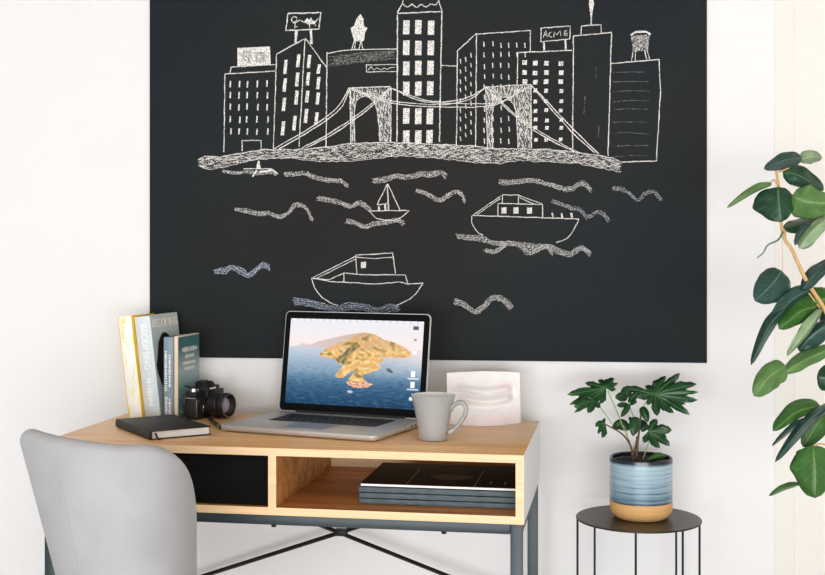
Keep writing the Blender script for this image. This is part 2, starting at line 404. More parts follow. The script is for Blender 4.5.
# building C (curved roof, shaded band)
c = Chalk()
c.line([(327,52),(326,147)]).line([(327,53.5),(340,51),(360,49.5),(397,49)], smooth=True).line([(366,65),(398,64.5),(398,71.5),(366.5,72),(366,65)], .9)
c.line([(368,70),(371,67),(374,70),(377,67.5),(381,70),(384,68),(387,69.5),(391,67.5),(395,67.5)], .9); SH = [(328,56.5),(345,54),(365,52),(397,50.5),(397,60),(380,61),(360,62.5),(328,67)]
c.m('c_line').m('c_thin').scribble(SH, 420, 8, -.1, .25, .8).done('chalk_building', label='chalk outline of the long building with a signboard')
c = Chalk(); c.fill([(360.5,14),(363.5,19),(364,26),(367.5,28),(365,33),(364,40.5),(361.5,41.5),(354,41),(352,33),(350.5,28),(354,26),(356.5,19)])
c.line([(354.5,41),(352,49.5)], 1).line([(356,41),(354.5,49.5)], 1).line([(361,41),(359,49.5)], 1).line([(361.5,41),(363,49.5)], 1); c.done('chalk_water_tower', 'c_solid', label='solid white chalk tower top on stilts')
# tower D
c = Chalk()
c.line([(397.5,15),(397,142)], 1.3).line([(397.5,13.5),(441.5,11.5)], 1.3).line([(442,11),(441,60),(439.5,142)], 1.3).line([(397.5,13),(403,2),(405,-6)], 1.2).line([(442,11),(438.5,0),(437,-6)], 1.2)
c.line([(402,3),(407,7),(412,4.5),(416.5,7.5),(421,4.5),(426,7),(431,4),(435,5),(438,2)], 1.1, smooth=True); LB = 'chalk outline of the tallest tower with scalloped top'
c.m('c_line').m('c_solid')
for yy, hh in ((28,14),(48,14.5),(68,14),(88.5,14),(116.5,15.5),(136.5,13)):
    for xx in (406.3, 418.3, 431.5): c.dash(xx-(yy/70 if xx > 430 else 0), yy+random.uniform(-1,.6), 6.4, hh, .2)
c.done('chalk_building', label=LB)
c = Chalk(); c.line([(441,65.5),(457,66)]); c.line([(456.5,146),(457.5,51),(477,33)]).line([(475.5,147),(476.5,34),(530.5,30.5),(530,52)]); LB = 'chalk outline of the boxy building beside the tallest tower'
for r in range(9):
    for q, xx in enumerate((460.5, 465.7, 471)): c.dash(xx, 62+r*9.6-q*3+random.uniform(-1,1), 1.1, 4.5, -.3)
for r in range(10):
    for xx in (484.3, 493, 501, 509, 517, 525):
        if not (xx > 516 and r > 1 and r != 9 or (xx > 516 and r == 9)): c.dash(xx+random.uniform(-.4,.4), 44.5+r*10.7+random.uniform(-1,1), 1.1, 5, -.2)
c.done('chalk_window', 'c_line')
# ACME building
c = Chalk()
c.line([(517,97),(517.8,52.5),(572,50.5)]).line([(541,28),(570.3,26.2),(569.8,39),(541,41.8),(541,28)]).line([(543.8,42),(544,51)], 2).line([(565.3,40),(565.8,50.5)], 2)
c.line([(543.5,37.5),(546,30.5),(547.5,37)], .9).line([(544.3,35),(547,34.6)], .8).line([(551.5,32),(549.2,33),(549,36),(551.8,37.2)], .9).line([(553.5,37),(554.5,32),(557,35),(560,31),(561,36)], .9).line([(567.3,30.5),(564.5,31.5),(564,35),(567,36),(567.4,33.4),(564.8,33.6)], .9)
LB = 'chalk outline of the building carrying the ACME sign'
c.m('c_line').m('c_solid')
for r, yy in enumerate((63,72.5,82,91,101.5,110.5,120,128,139.5)):
    for xx in (525, 535.5, 546.5, 561):
        if xx < 530 and r > 2: continue
        s_ = 4.6 if r < 3 else 3.6
        c.dash(xx+random.uniform(-.5,.5), yy+random.uniform(-.6,.6), s_, s_*(1 if r != 3 else 1.1), .2)
c.done('chalk_building', label=LB)
# spire tower
c = Chalk()
c.line([(572.5,152),(573.5,36),(611.5,32.5)]).line([(611.5,32),(610.5,70),(608,156)]).line([(581,34.5),(581.5,26),(601,24.8),(601,33)]).line([(591.3,25.5),(591.3,12)], 1.6)
c.m('c_line').m('c_solid').fill([(590,-4),(593,-4),(594,4),(592.5,12),(592,16),(590.5,16),(590,12),(589,4)]); c.m('c_thin').line([(596,66),(595.6,81)], .8).line([(585,96),(584,113)], .9).line([(598.8,124),(598.5,139)], .8).done('chalk_building', label='chalk outline of the tower with a spire')
c = Chalk(); c.m('c_thin')
for yy, e in ((72.5,0),(82,0),(91.5,0),(101,1),(109.5,0),(122.5,0),(133,2),(146,0),(156,1)): c.line([(613,yy+(1 if e==1 else 0)),(630,yy-.6),(649,yy+(1.5 if e==2 else -.3))], .7)
c.m('c_line').line([(611,63.5),(659,59.5),(660.5,90),(656.5,161),(622,162)]).line([(633,51),(631.5,61)], 1).line([(635.5,51),(635.5,61)], 1).line([(644.5,50),(647,60)], 1).line([(646.5,50),(650,60)], 1).line([(630.5,35),(636,32),(646,31.5),(650.5,34.5)], 1.8)
c.m('c_wave').fill([(631,36),(650,34.5),(648,50.5),(633,51.5)]).done('chalk_building', label='chalk outline of the rightmost building with water tower')
# bridge
T1 = [(349,88),(390.5,86.5),(391,143),(379.5,143.5),(378.5,130),(377,112),(373,101),(367,96.5),(360,97.5),(355.5,103),(354.5,115),(354.8,143),(350.5,143)]
T2 = [(485.5,87),(531,84.5),(531.5,148.5),(518,149),(517,122),(514,106),(508,98),(503,97.5),(497.5,101),(493.5,107),(492,122),(493,149),(487,149)]
c = Chalk(); c.m('c_thin').fill(T1).fill(T2).m('c_line').scribble(T1, 800, 3.5, 1.45, .3, .6).scribble(T2, 1000, 3.5, 1.45, .3, .6)
c.line([(349,88),(390.5,86.5)]).line([(391,87),(391,143)], .9).line([(350,88),(351,143)], .9).line([(354.8,142),(354.5,112),(357,101),(363,96.5),(369,97.5),(375,104),(378.5,120),(380,143)], .8, smooth=True)
c.line([(485.5,87),(531,84.5),(531.5,148)]).line([(485.5,87),(487.5,149)], .9).line([(493,148),(492,118),(495,104),(503,97),(511,101),(516,113),(518,149)], .8, smooth=True)
c.line([(274,149),(310,128),(337,108),(349,88)], 1.1, smooth=True).line([(279,149),(313,129),(340,109),(350,88.5)], 1.1, smooth=True)
c.line([(302,148),(330,133),(360,113),(390,88)], 1.1, smooth=True).line([(306,148),(333,134),(362,114),(391,89)], 1.1, smooth=True)
c.line([(350,88),(385,99.5),(415,103.5),(445,104.5),(470,99),(485,88)], 1, smooth=True).line([(350,89),(385,101.5),(415,106),(445,107),(475,107),(500,103),(531,85)], 1, smooth=True)
c.line([(391,88),(412,96),(430,101),(450,101.5),(470,96.5),(486,87)], 1, smooth=True).line([(391,88),(415,99),(435,103),(460,103.5),(492,103.5),(508,99)], .9, smooth=True)
c.line([(486,87),(505,107),(530,128),(558,144),(575,152)], 1.1, smooth=True).line([(488,87),(508,108),(531,126),(560,143),(580,153)], .9, smooth=True)
c.line([(531,85),(552,110),(575,135),(595,153)], 1.2, smooth=True).line([(533,87),(556,111),(577,133),(599,154)], 1.1, smooth=True)
c.done('chalk_bridge', label='chalk suspension bridge with two hatched towers')
# shoreline
c = Chalk()
top = [(198,160),(205,156.5),(220,157),(240,153),(265,149.5),(300,149.5),(330,146.5),(350,143.5),(390,142.5),(430,144),(470,146),(500,149),(540,149),(570,151.5),(595,155),(612,158),(622,163)]
bot = [(621,172.5),(600,167.5),(575,163),(545,162),(520,160),(500,163.5),(480,163),(450,159.5),(430,157.5),(400,156),(370,158.5),(345,161.5),(320,161),(290,158),(270,158.5),(250,161),(235,165),(215,168.5),(204,169),(198,165)]
SHP = top+bot
c.m('c_warm').fill(SHP).m('c_line').scribble(SHP, 3400, 4.5, .0, .5, .5).line(top, 1.0, .5).line(bot, .6, .8)
c.done('chalk_shoreline', label='hatched chalk shoreline strip under the skyline')
# waves
waves = [([(223,171),(235,173),(248,171.5),(258,173.5),(268,172),(277,174)],2.5,'c_wave'),
 ([(284,174),(295,174),(305,173.5),(317,178),(330,180),(341,181),(348,186)],4,'c_wave'),
 ([(373,180.5),(385,179.5),(396,176),(408,177),(420,174.5),(430,174.5),(441,172.5),(446,177)],5,'c_wave'),
 ([(416,190),(424,192.5),(433,197),(441,200),(448,195),(456,191.5),(462,195),(465,202)],3.6,'c_wave'),
 ([(235,209.5),(246,211),(258,213.5),(268,213),(279,216.5),(288,213),(294,206),(300,204.5),(307,209),(312,220)],3.6,'c_wave'),
 ([(318,198),(330,200),(341,203),(350,206.5),(358,203),(366,206),(371,210)],4.2,'c_wave'),
 ([(346,221),(355,223),(365,227),(375,223.5),(388,222),(397,219.5),(404,223.5)],4.5,'c_wave'),
 ([(499,181.5),(512,182.5),(525,181),(535,180.5),(548,184),(560,187.5),(570,189),(580,183.5),(586,184.5),(591,191)],4.2,'c_wave'),
 ([(552,200.5),(560,204),(570,207.5),(580,210.5),(588,217),(596,212),(603,213.5),(609,221)],3.4,'c_fill'),
 ([(612,188),(622,189.5),(630,193.5),(638,200),(646,193),(654,191.5),(661,200.5)],3.2,'c_fill'),
 ([(457,236),(470,237.5),(482,238.5),(495,243),(510,243),(522,245),(535,247),(548,246),(558,251),(570,254),(580,248),(587,251),(591,254)],4.6,'c_wave'),
 ([(485,249.5),(494,252),(502,247),(508,243)],3.6,'c_wave'),([(521,247),(530,253),(540,249.5),(547,246),(552,254)],3.4,'c_wave'),
 ([(215,271),(224,270.5),(233,267.5),(242,271),(250,275),(258,268),(264,264.5),(270,268.5)],5,'c_blue'),
 ([(454,301),(463,304.5),(475,311.5),(485,305),(493,297.5),(503,300),(512,308)],5.5,'c_wave'),
 ([(294,301.5),(308,302.5),(322,306.5),(336,309.5),(350,306.5),(365,307),(378,311),(390,307),(399,309)],6.5,'c_blue')]
for pts, wd, mm in waves:
    c = Chalk(); c.m('c_fill' if mm == 'c_wave' else 'c_bfill').line(pts, wd*.9, .5, smooth=True).m(mm)
    for k in (-.45, -.12, .2, .48): c.line([(x+random.uniform(-1.5,1.5), y+wd*k+random.uniform(-.7,.7)) for x, y in pts], .8, .5, smooth=True)
    c.done('chalk_wave')
# rowing boat, sailing boat, ferry, motor boat
c = Chalk(); c.line([(243.5,168.8),(271,168.8)], .9).line([(271,168.5),(278,174)], 1.2).line([(257,170),(252.5,176.5)], 1.8).fill([(258,160.5),(259.8,161),(259.8,164),(261,168.5),(256.5,168.5),(257,164)]).line([(259,172),(265,171.5),(272,170)], 2.2)
c.done('chalk_boat', 'c_solid', label='tiny chalk rowing boat with one rower')
c = Chalk(); c.line([(369,211),(409.5,210.5),(402,217),(394,220.5),(384,220),(376,218),(370,211.5)], 1).line([(387.5,184),(388.5,211)], 1.4).line([(387.5,184),(377,205)], 1).line([(388,184),(400.5,211)], 1)
c.line([(379,206),(379,211)], 2).line([(385,204.5),(385.5,211)], 2).line([(377,205),(387,203.5)], 1); c.done('chalk_boat', 'c_line', label='small chalk sailing boat with a mast')
c = Chalk(); c.line([(472,215.5),(520,217),(579,219)], 1).line([(471.5,216),(472.5,224),(478,232.5),(483,235)], .9, smooth=True).line([(579,219),(573,231),(566,239),(556,242.5)], .9, smooth=True)
c.line([(473,215),(501,196)], .9).line([(477,214.5),(500,198.5)], .8).line([(498,215.5),(498,203.5),(542.5,204.5),(542.5,218.5)], 1).line([(502.5,203),(502.5,195),(518.5,195),(518.5,204)], 1).line([(518.5,195.5),(542,203.5)], .9).line([(519,197.5),(534,204)], .8)
for xx in (504, 516, 529.5): c.dash(xx, 210.5, 5, 6)
for xx in (552, 561.5, 571): c.line([(xx, 213),(xx+1, 217.5)], 1.8)
c.done('chalk_boat', 'c_line', label='chalk ferry boat with cabin windows and passengers')
c = Chalk(); c.line([(312,278),(330,281.5),(350,282.5),(375,284),(400,282),(408,284),(423,283)], 1).line([(311.5,278),(315,288),(322,297),(331,303),(338,305.5)], 1, smooth=True).line([(423,283),(418,291),(410,299),(396,305.5)], 1, smooth=True)
c.line([(313,277.5),(355,256.5)], .9).line([(317,278),(356,259)], .8).line([(313,278.5),(329,279.5),(344,273)], .9).line([(344,281.5),(344,273),(358,274.5),(405.5,275),(408,284)], 1).line([(357,274),(355.5,255),(392.5,253),(395.5,274)], 1).line([(355.5,257),(375,258.5),(393,257)], .9)
c.dash(363.5, 265, 5, 6); c.done('chalk_boat', 'c_line', label='chalk motor boat just above the laptop')

# ------------------------------------------------------------------ desk
TY = .172; DA = -math.atan(TY); W_, D_ = 1.03, .488; ZT = .76; ZB = .621; T = .016
Rf = Vector(((523.6-CX)/F*2.396, 2.396))
dx = Vector((math.cos(DA), math.sin(DA))); dy = Vector((-math.sin(DA), math.cos(DA)))
ctr = Rf-dx*(W_/2)+dy*(D_/2)
desk = empty('desk', (ctr.x, ctr.y, 0), DA, 'oak-topped desk with white sides and slate metal legs below the chalkboard', 'desk')
def dl(p):   # world to desk-local
    d = Vector((p.x, p.y))-ctr; return Vector((d.dot(dx), d.dot(dy), p.z))
hw, hd = W_/2, D_/2
o = obj('desktop', B(-hw, hw, -hd+.0015, hd, ZT-T, ZT), M['oak'], desk, bevel=.0007); o['label'] = 'oak desktop'
obj('edge_band', B(-hw, hw, -hd, -hd+.0015, ZT-T, ZT-.0003), M['oak_edge'], desk)
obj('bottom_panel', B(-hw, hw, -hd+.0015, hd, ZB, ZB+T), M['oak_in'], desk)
obj('edge_band', B(-hw, hw, -hd, -hd+.0015, ZB, ZB+T), M['oak_edge'], desk)
for s in (-1, 1):
    a, b = (hw-T, hw) if s > 0 else (-hw, -hw+T)
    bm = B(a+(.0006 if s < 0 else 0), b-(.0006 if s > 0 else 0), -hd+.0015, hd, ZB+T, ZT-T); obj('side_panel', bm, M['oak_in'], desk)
    obj('edge_band', B(a, b, -hd, -hd+.0015, ZB+T, ZT-T), M['oak_edge'], desk)
    bm = B(b-.0006, b+.0006, -hd, hd, ZB, ZT-.0004) if s > 0 else B(a-.0006, a+.0006, -hd, hd, ZB, ZT-.0004)
    o = obj('side_facing', bm, M['white_lam'], desk); o['label'] = 'white outer side facing'
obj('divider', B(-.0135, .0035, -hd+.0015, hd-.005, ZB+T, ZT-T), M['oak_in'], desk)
obj('edge_band', B(-.0135, .0035, -hd, -hd+.0015, ZB+T, ZT-T), M['oak_edge'], desk)
obj('back_panel', B(-hw+T, hw-T, hd-.005, hd-.0006, ZB+T, ZT-T), M['oak_edge'], desk)
dr = obj('drawer', B(-hw+T+.002, -.0155, -hd+.012, hd-.04, ZB+T+.002, ZT-T-.002), M['drawer'], desk, bevel=.001); dr['label'] = 'matt black drawer front'
LG = .024
for sx in (-1, 1):
    for sy in (-1, 1):
        xa = sx*(hw-.003); ya = sy*(hd-.004)
        x_0, x_1 = sorted((xa, xa-sx*LG)); y_0, y_1 = sorted((ya, ya-sy*LG))
        o = obj('leg', B(x_0, x_1, y_0, y_1, 0, ZB-.0006), M['slate'], desk, bevel=.0015)
    ya = hd-.004
    x_0, x_1 = sorted((sx*(hw-.003), sx*(hw-.003-LG)))
    obj('side_rail', B(x_0, x_1, -hd+.028+.0005, hd-.028-.0005, ZB-.021, ZB-.0006), M['slate'], desk, bevel=.001)
for sy in (-1, 1):
    y_0, y_1 = sorted((sy*(hd-.004), sy*(hd-.004-LG)))
    obj('rail', B(-hw+.0275, hw-.0275, y_0, y_1, ZB-.021, ZB-.0006), M['slate'], desk, bevel=.001)
for s in (-1, 1):
    bm = bmesh.new(); yb = hd-.016-s*.006
    a = Vector((.031-s*.351, yb, ZB-.0215)); b = Vector((.031+s*.475, yb, .311))
    k = (b-a).normalized(); tube(bm, [a, b], .0052, 4)
    o = obj('cross_brace', bm, M['blackm'], desk); o['label'] = 'black cross brace bar'
bm = bmesh.new(); box(bm, .016, .046, hd-.028, hd-.004, .470, .486); obj('brace_joint', bm, M['blackm'], desk, bevel=.003)
for xx in (.352, -.006):
    bm = bmesh.new(); lathe(bm, [(0,-.006),(.005,-.006),(.006,0),(0,0)], 14, mtx=Matrix.Translation((xx, -hd+.016, ZB-.0214))); obj('screw', bm, M['blackm'], desk, smooth='auto')

# magazines in compartment
p0 = dl(onz(357.5, 503.8, ZB+T)); mw = (hw-T-.002)-p0.x
zz = ZB+T+.0004
shifts = [0, .0006, -.0006, .003]
labs = ['slate-spined magazine lying at the bottom of the stack in the desk compartment', 'slate-spined magazine second from the bottom of the stack in the desk compartment',
        'slate-spined magazine directly under the topmost black one in the desk compartment', 'black-covered magazine with thin pale lines, topmost of the stack in the desk compartment']
for i in range(4):
    th = .0118 if i < 3 else .0062
    wpos = ctr+dx*(p0.x+mw/2+shifts[i])+dy*(p0.y+.125+(0 if i < 3 else .003))
    mg = empty('magazine', (wpos.x, wpos.y, zz), DA, labs[i], 'magazine', 'magazines stacked in the desk compartment')
    h = mw/2-.003
    if i < 3:
        obj('cover', B(-h, h, -.125, .125, .0004, th-.0008), M['magspine'], mg, bevel=.0015)
    else:
        obj('pages', B(-h, h, -.1235, .123, .0004, .0046), M['white'], mg)
        o = obj('cover', B(-h-.001, h, -.121, .125, .0047, .006), M['magcover'], mg); o['label'] = 'black cover'
        o = obj('base_cover', B(-h-.001, h, -.125, .125, -.0006, .0003), M['magcover'], mg)
        for (xa) in (-.068, .075):
            obj('printed_line', B(xa-.0006, xa+.0006, -.12, .06, .00605, .0062), M['magline'], mg)
        for (xa, ya, l) in ((.105,-.09,.03), (.135,-.09,.03)): obj('printed_line', B(xa-.001, xa+.001, ya, ya+l, .00605, .0062), M['magline'], mg)
        bm = bmesh.new(); poly(bm, [Vector((.015+.045*math.cos(a)*(1+.2*math.sin(3*a)), -.03+.03*math.sin(a), .0062)) for a in [k*PI/12 for k in range(24)]]); obj('printed_picture', bm, M['magred'], mg)
    zz += th+.0004

# ------------------------------------------------------------------ notebook
A_, F_, R_ = onz(116.4, 427.3, ZT), onz(149.6, 440.4, ZT), onz(211.3, 435, ZT)
xa = Vector((R_.x-F_.x, R_.y-F_.y)); ya = Vector((A_.x-F_.x, A_.y-F_.y)); lx, ly = xa.length, ya.length
nb = empty('notebook', (F_.x, F_.y, ZT), math.atan2(xa.y, xa.x), 'closed black hardcover notebook with a ribbon lying on the desk', 'notebook')
bm = bmesh.new(); box(bm, .001, lx, 0, ly, .0005, .0025); box(bm, .001, lx, 0, ly, .0175, .0195)
o = obj('cover', bm, M['blacksoft'], nb, bevel=.0007)
bm = bmesh.new(); prism(bm, [(.003,.0006),(.0,.0025),(-.0015,.007),(-.0015,.013),(.0,.0176),(.003,.0194),(.006,.0175),(.006,.0025)], 0, ly); obj('spine', bm, M['blacksoft'], nb, smooth='auto')
obj('pages', B(.0062, lx-.004, .004, ly-.004, .0026, .0174), M['white'], nb)
bm = bmesh.new()
rp = spline([(.014,.0045,.015),(.0148,.001,.012),(.016,-.002,.006),(.019,-.008,.0014),(.0215,-.013,.001)], 5)
L = [bm.verts.new(p+Vector((-.0022,0,0))) for p in rp]; R = [bm.verts.new(p+Vector((.0022,0,.0001))) for p in rp]
for i in range(len(rp)-1): bm.faces.new((L[i], R[i], R[i+1], L[i+1]))
o = obj('ribbon', bm, M['black'], nb); sm = o.modifiers.new('t', 'SOLIDIFY'); sm.thickness = .0006
bm = bmesh.new(); poly(bm, [Vector((lx*.72, ly*.52, .0197)), Vector((lx*.92, ly*.52, .0197)), Vector((lx*.92, ly*.56, .0197)), Vector((lx*.72, ly*.56, .0197))])
bm.free()

# pen
a, b = onz(209.5, 418.6, ZT+.005), onz(220.3, 427.6, ZT+.005)
pn = empty('pen', ((a.x+b.x)/2, (a.y+b.y)/2, ZT), math.atan2(b.y-a.y, b.x-a.x), 'short black pen with a gold clip lying between camera and laptop', 'pen')
L2 = (b-a).length/2; ry = Matrix.Translation((0,0,.0052)) @ Matrix.Rotation(PI/2, 4, 'Y')
bm = bmesh.new(); lathe(bm, [(0,-L2),(.003,-L2+.001),(.0045,-L2+.01),(.005,-.01),(.0048,.0)], 20, mtx=ry); obj('barrel', bm, M['black'], pn, smooth='auto')
bm = bmesh.new(); lathe(bm, [(.0052,.0),(.0052,L2-.008),(.0045,L2-.001),(0,L2)], 20, mtx=ry); obj('cap', bm, M['black'], pn, smooth='auto')
for pr in ([(.0049,-.0015),(.0056,-.001),(.0056,.0025),(.0049,.003)], [(.0054,L2-.016),(.0057,L2-.012),(.0052,L2-.006)]):
    bm = bmesh.new(); lathe(bm, pr, 20, mtx=ry); obj('ring', bm, M['gold'], pn, smooth='auto')
obj('clip', B(.018, L2-.008, -.0012, .0012, .0106, .0118), M['gold'], pn, bevel=.0004)

# ------------------------------------------------------------------ books standing
def book(X0, X1, Yf, depth, height, lean, label, cover_m, spine_m, name='book', pages='cream', rot=-.26):
    """spine faces the viewer; (X0..X1, Yf) is the foot of the spine"""
    r = empty(name, (0,0,0), 0, label, 'book', 'books standing at the left end of the desk')
    p = Vector((X1, Yf-(X1-X0)*TY, ZT+.0004)); th = (X1-X0)/dx.x
    r.matrix_world = Matrix.Translation(p) @ Matrix.Rotation(rot, 4, 'Z') @ Matrix.Rotation(-lean, 4, 'Y')
    # local: x from -th to 0, y 0..depth, z 0..height
    c = .0022
    bm = bmesh.new(); box(bm, -c, 0, .002, depth, 0, height); box(bm, -th, -th+c, .002, depth, 0, height)
    obj('cover', bm, cover_m, r, bevel=.0006)
    bm = bmesh.new(); n = 8; pts = []
    for k in range(n+1):
        t = k/n; pts.append((-th*t, .003-.004*math.sin(PI*t)))
    vs = []
    for z in (0, height):
        vs.append([bm.verts.new((x, y, z)) for x, y in pts]); vs.append([bm.verts.new((x, y+.002, z)) for x, y in pts])
    A, Bi, A2, B2 = vs
    for k in range(n):
        bm.faces.new((A[k],A[k+1],A2[k+1],A2[k])); bm.faces.new((Bi[k],Bi[k+1],B2[k+1],B2[k])); bm.faces.new((A[k],A[k+1],Bi[k+1],Bi[k])); bm.faces.new((A2[k],A2[k+1],B2[k+1],B2[k]))
    bm.faces.new((A[0],A2[0],B2[0],Bi[0])); bm.faces.new((A[n],A2[n],B2[n],Bi[n]))
    sp = obj('spine', bm, spine_m, r, smooth='auto')
    obj('pages', B(-th+c+.0003, -c-.0003, .0055, depth-.004, .003, height-.003), M[pages], r)
    return r, th, sp
def marks(r, m, lines, face, name):
    """blurred print: rows of short uneven strokes; face='spine' runs down the spine, 'cover' across the right cover"""
    bm = bmesh.new()
    for (a0, a1, c, h) in lines:           # from a0 to a1 along the row, centred at c across it, letter height h
        a = a0
        while a < a1:
            w_ = h*random.uniform(.18, .34); k = h*random.uniform(.62, 1)
            if face == 'spine': box(bm, c-k/2, c+k/2, -.0019, -.0013, a, a+w_)
            else: box(bm, .0005, .0008, a, a+w_, c-k/2, c+k/2)
            if random.random() < .55:
                if face == 'spine': box(bm, c-k*.12, c+k*.12, -.0019, -.0013, a+w_, a+w_+h*.22)
                else: box(bm, .0005, .0008, a+w_, a+w_+h*.22, c-k*.12, c+k*.12)
            a += w_+h*random.uniform(.22, .34)
    obj(name, bm, m, r)
def lean_floor(r, th, lean): pass
# 1: white and yellow
m, nt, b = new_mat('white_yellow_cover')
v = coords(nt, (60, 60, 18)); n = N(nt, 'ShaderNodeTexNoise', Scale=1.0, Detail=3.0); nt.links.new(v, n.inputs['Vector'])
r_ = ramp(nt, n.outputs['Fac'], [(.5, s2l((242,240,234))), (.6, s2l((240,230,160))), (.7, s2l((234,212,84)))]); nt.links.new(r_.outputs['Color'], b.inputs['Base Color']); M['wy'] = m
M['yellow'] = mat('yellow_orange_cover', (236,190,40), .5, var=.2, scale=(10,10,14))
r1, th1, s1 = book(-.689, -.652, 2.905, .12, .2525, .122, 'thick white and yellow book, leftmost of the standing books', M['yellow'], M['wy'])
def spine_text(r, th, s, size, z, m, sx=1.0, y=-.0016, xo=0, bold=0): return text_obj('spine_lettering', s, size, m, r, (-th/2+xo, y, z), (PI/2, PI/2, 0), .0003, sx, bold)
spine_text(r1, th1, 'VILLE', .028, .105, M['print_white'], 1.0, -.0018, 0, .0008)
marks(r1, M['print_white'], [(.155,.235,-th1/2,.018)], 'spine', 'spine_print')
# 2: pale blue BECOMING
r2, th2, s2 = book(-.6490, -.6085, 2.905, .15, .2525, .118, 'tall pale blue book titled BECOMING with a dark-haired figure on its cover', M['bluebook'], M['bluebook'], pages='white')
spine_text(r2, th2, 'BECOMING', .0245, .178, M['print_white'], .9, -.0018, .002, .0004)
marks(r2, M['print_white'], [(.035,.10,-th2/2+.002,.015)], 'spine', 'spine_print')
def cover2(u, v):
    c = mixc((196,207,202), (180,193,190), v)
    return mixc(c, (205,214,214), .4 if u < .07 else 0)
colgrid('cover_print', 30, 40, lambda u, v: (.0004, .0045+u*.1445, .2540-v*.2535), cover2, M['vcover'], r2)
text_obj('cover_title', 'BECOMING', .030, M['print_pink'], r2, (.0007, .078, .232), (PI/2, 0, PI/2), .0002, .92, .0004)
bm = bmesh.new()
hair = [(.085,.205),(.098,.212),(.112,.212),(.128,.204),(.14,.19),(.147,.165),(.147,.03),(.12,.035),(.105,.04),(.09,.055),(.078,.075),(.062,.09),(.05,.115),(.046,.135),(.054,.15),(.06,.165),(.07,.19)]
poly(bm, [Vector((.0006, min(.1485, y-.038), z-.004)) for y, z in hair]); hp = obj('cover_picture', bm, M['hair'], r2)
bm = bmesh.new(); poly(bm, [Vector((.0008, y-.034, z-.004)) for y, z in [(.092,.185),(.105,.196),(.122,.19),(.13,.17),(.128,.145),(.115,.125),(.1,.122),(.088,.14),(.085,.165)]])
poly(bm, [Vector((.0008, y-.036, z-.004)) for y, z in [(.07,.075),(.085,.085),(.09,.05),(.1,.03),(.09,.025),(.076,.05)]]); obj('face_print', bm, M['skin'], hp)
# 3: blue-grey spine
r3, th3, s3 = book(-.6015, -.5775, 2.895, .13, .199, 0, 'blue-grey book with white spine lettering between the tall and the teal book', M['greybook'], M['greybook'], rot=-.23)
marks(r3, M['print_white'], [(.07,.165,-th3/2-.005,.0075),(.08,.155,-th3/2+.005,.0075),(.015,.055,-th3/2-.004,.0075),(.015,.05,-th3/2+.005,.007)], 'spine', 'spine_print')
# 4: teal cover
M['creamcov'] = mat('cream_spine', (226,206,178), .6)
r4, th4, s4 = book(-.5765, -.5665, 2.895, .13, .2015, 0, 'teal-covered book with cream edges, rightmost of the standing books', M['creamcov'], M['creamcov'], rot=-.23)
def cover4(u, v):
    k = abs(v-.42)/.3
    c = mixc((158,178,178), (66,112,112), min(1, k)**1.4)
    n = noise.noise(Vector((u*9, v*14, 1.3)))
    if v > .68: c = mixc(c, (196,200,180), max(0, n-.15)*2)
    return c
colgrid('cover_print', 50, 70, lambda u, v: (.0004, .004+u*.1255, .1985-v*.198), cover4, M['vcover'], r4)
marks(r4, M['print_pink'], [(.028,.112,.166,.014),(.045,.095,.149,.011),(.03,.108,.133,.009),(.04,.1,.119,.009)], 'cover', 'cover_print_lines')

# ------------------------------------------------------------------ film camera
az = math.radians(63)
d = Vector((math.sin(az), -math.cos(az))); wv = Vector((math.cos(az), math.sin(az)))
Fp = Vector(((195.5-CX)/F*2.89, 2.89))
cc = Fp-d*.016+wv*.0588
sl = empty('film_camera', (cc.x, cc.y, ZT), math.atan2(wv.y, wv.x), 'black film camera with a round lens beside the books on the desk', 'camera')
sl.scale = (.94,)*3
# local: x along width (near end = -x), -y = front (lens)
obj('body', B(-.0625, .0625, -.017, .017, .0005, .056), M['leather'], sl, bevel=.005, seg=3)
obj('top_plate', B(-.062, .062, -.0165, .0165, .0563, .071), M['black'], sl, bevel=.003)
obj('trim_strip', B(-.0627, -.0300, -.0176, .0174, .0545, .0562), M['chrome'], sl)
bm = bmesh.new(); prism(bm, [(-.026,.071),(-.017,.090),(-.010,.0945),(.010,.0945),(.017,.090),(.026,.071)], -.026, .018)
for v in bm.verts:
    if v.co.y < -.02 and v.co.z > .08: v.co.y += .010
obj('viewfinder_hump', bm, M['black'], sl, bevel=.0015)
bm = bmesh.new(); box(bm, -.022, .022, -.024, .016, .050, .0712); obj('hump_base', bm, M['black'], sl, bevel=.002)
bm = bmesh.new(); box(bm, -.008, .008, -.006, .012, .0946, .0975); obj('hot_shoe', bm, M['chrome'], sl, bevel=.0008)
bm = bmesh.new()
for k in range(5): box(bm, -.0125+k*.005, -.0095+k*.005, -.0262, -.0255, .0745, .0785)
obj('nameplate_lettering', bm, M['print_white'], sl)
for xx, rr, hh, mm in ((-.047, .010, .008, 'chrome'), (-.032, .0045, .007, 'chrome'), (.045, .011, .009, 'black')):
    bm = bmesh.new(); lathe(bm, [(0,.0712),(rr,.0712),(rr,.0712+hh-.001),(rr-.001,.0712+hh),(0,.0712+hh)], 24, mtx=Matrix.Translation((xx, 0, 0))); obj('dial', bm, M[mm], sl, smooth='auto')
bm = bmesh.new(); tube(bm, [(-.047,.0,.0805),(-.056,.008,.083),(-.064,.016,.086)], .0022, 8); obj('film_advance_lever', bm, M['black'], sl, smooth='auto')
mx = Matrix.Translation((-.0500, -.0172, .047)) @ Matrix.Rotation(PI/2, 4, 'X')
bm = bmesh.new(); lathe(bm, [(0,0),(.0032,0),(.0032,.002),(0,.0025)], 16, mtx=mx); obj('strap_lug', bm, M['chrome'], sl, smooth='auto')
bm = bmesh.new(); box(bm, -.034, -.027, -.0205, -.0172, .016, .036); obj('timer_lever', bm, M['chrome'], sl, bevel=.001)
obj('grip_rib', B(-.0600, -.0575, -.0195, -.0171, .006, .052), M['alu_edge'], sl, bevel=.0006)
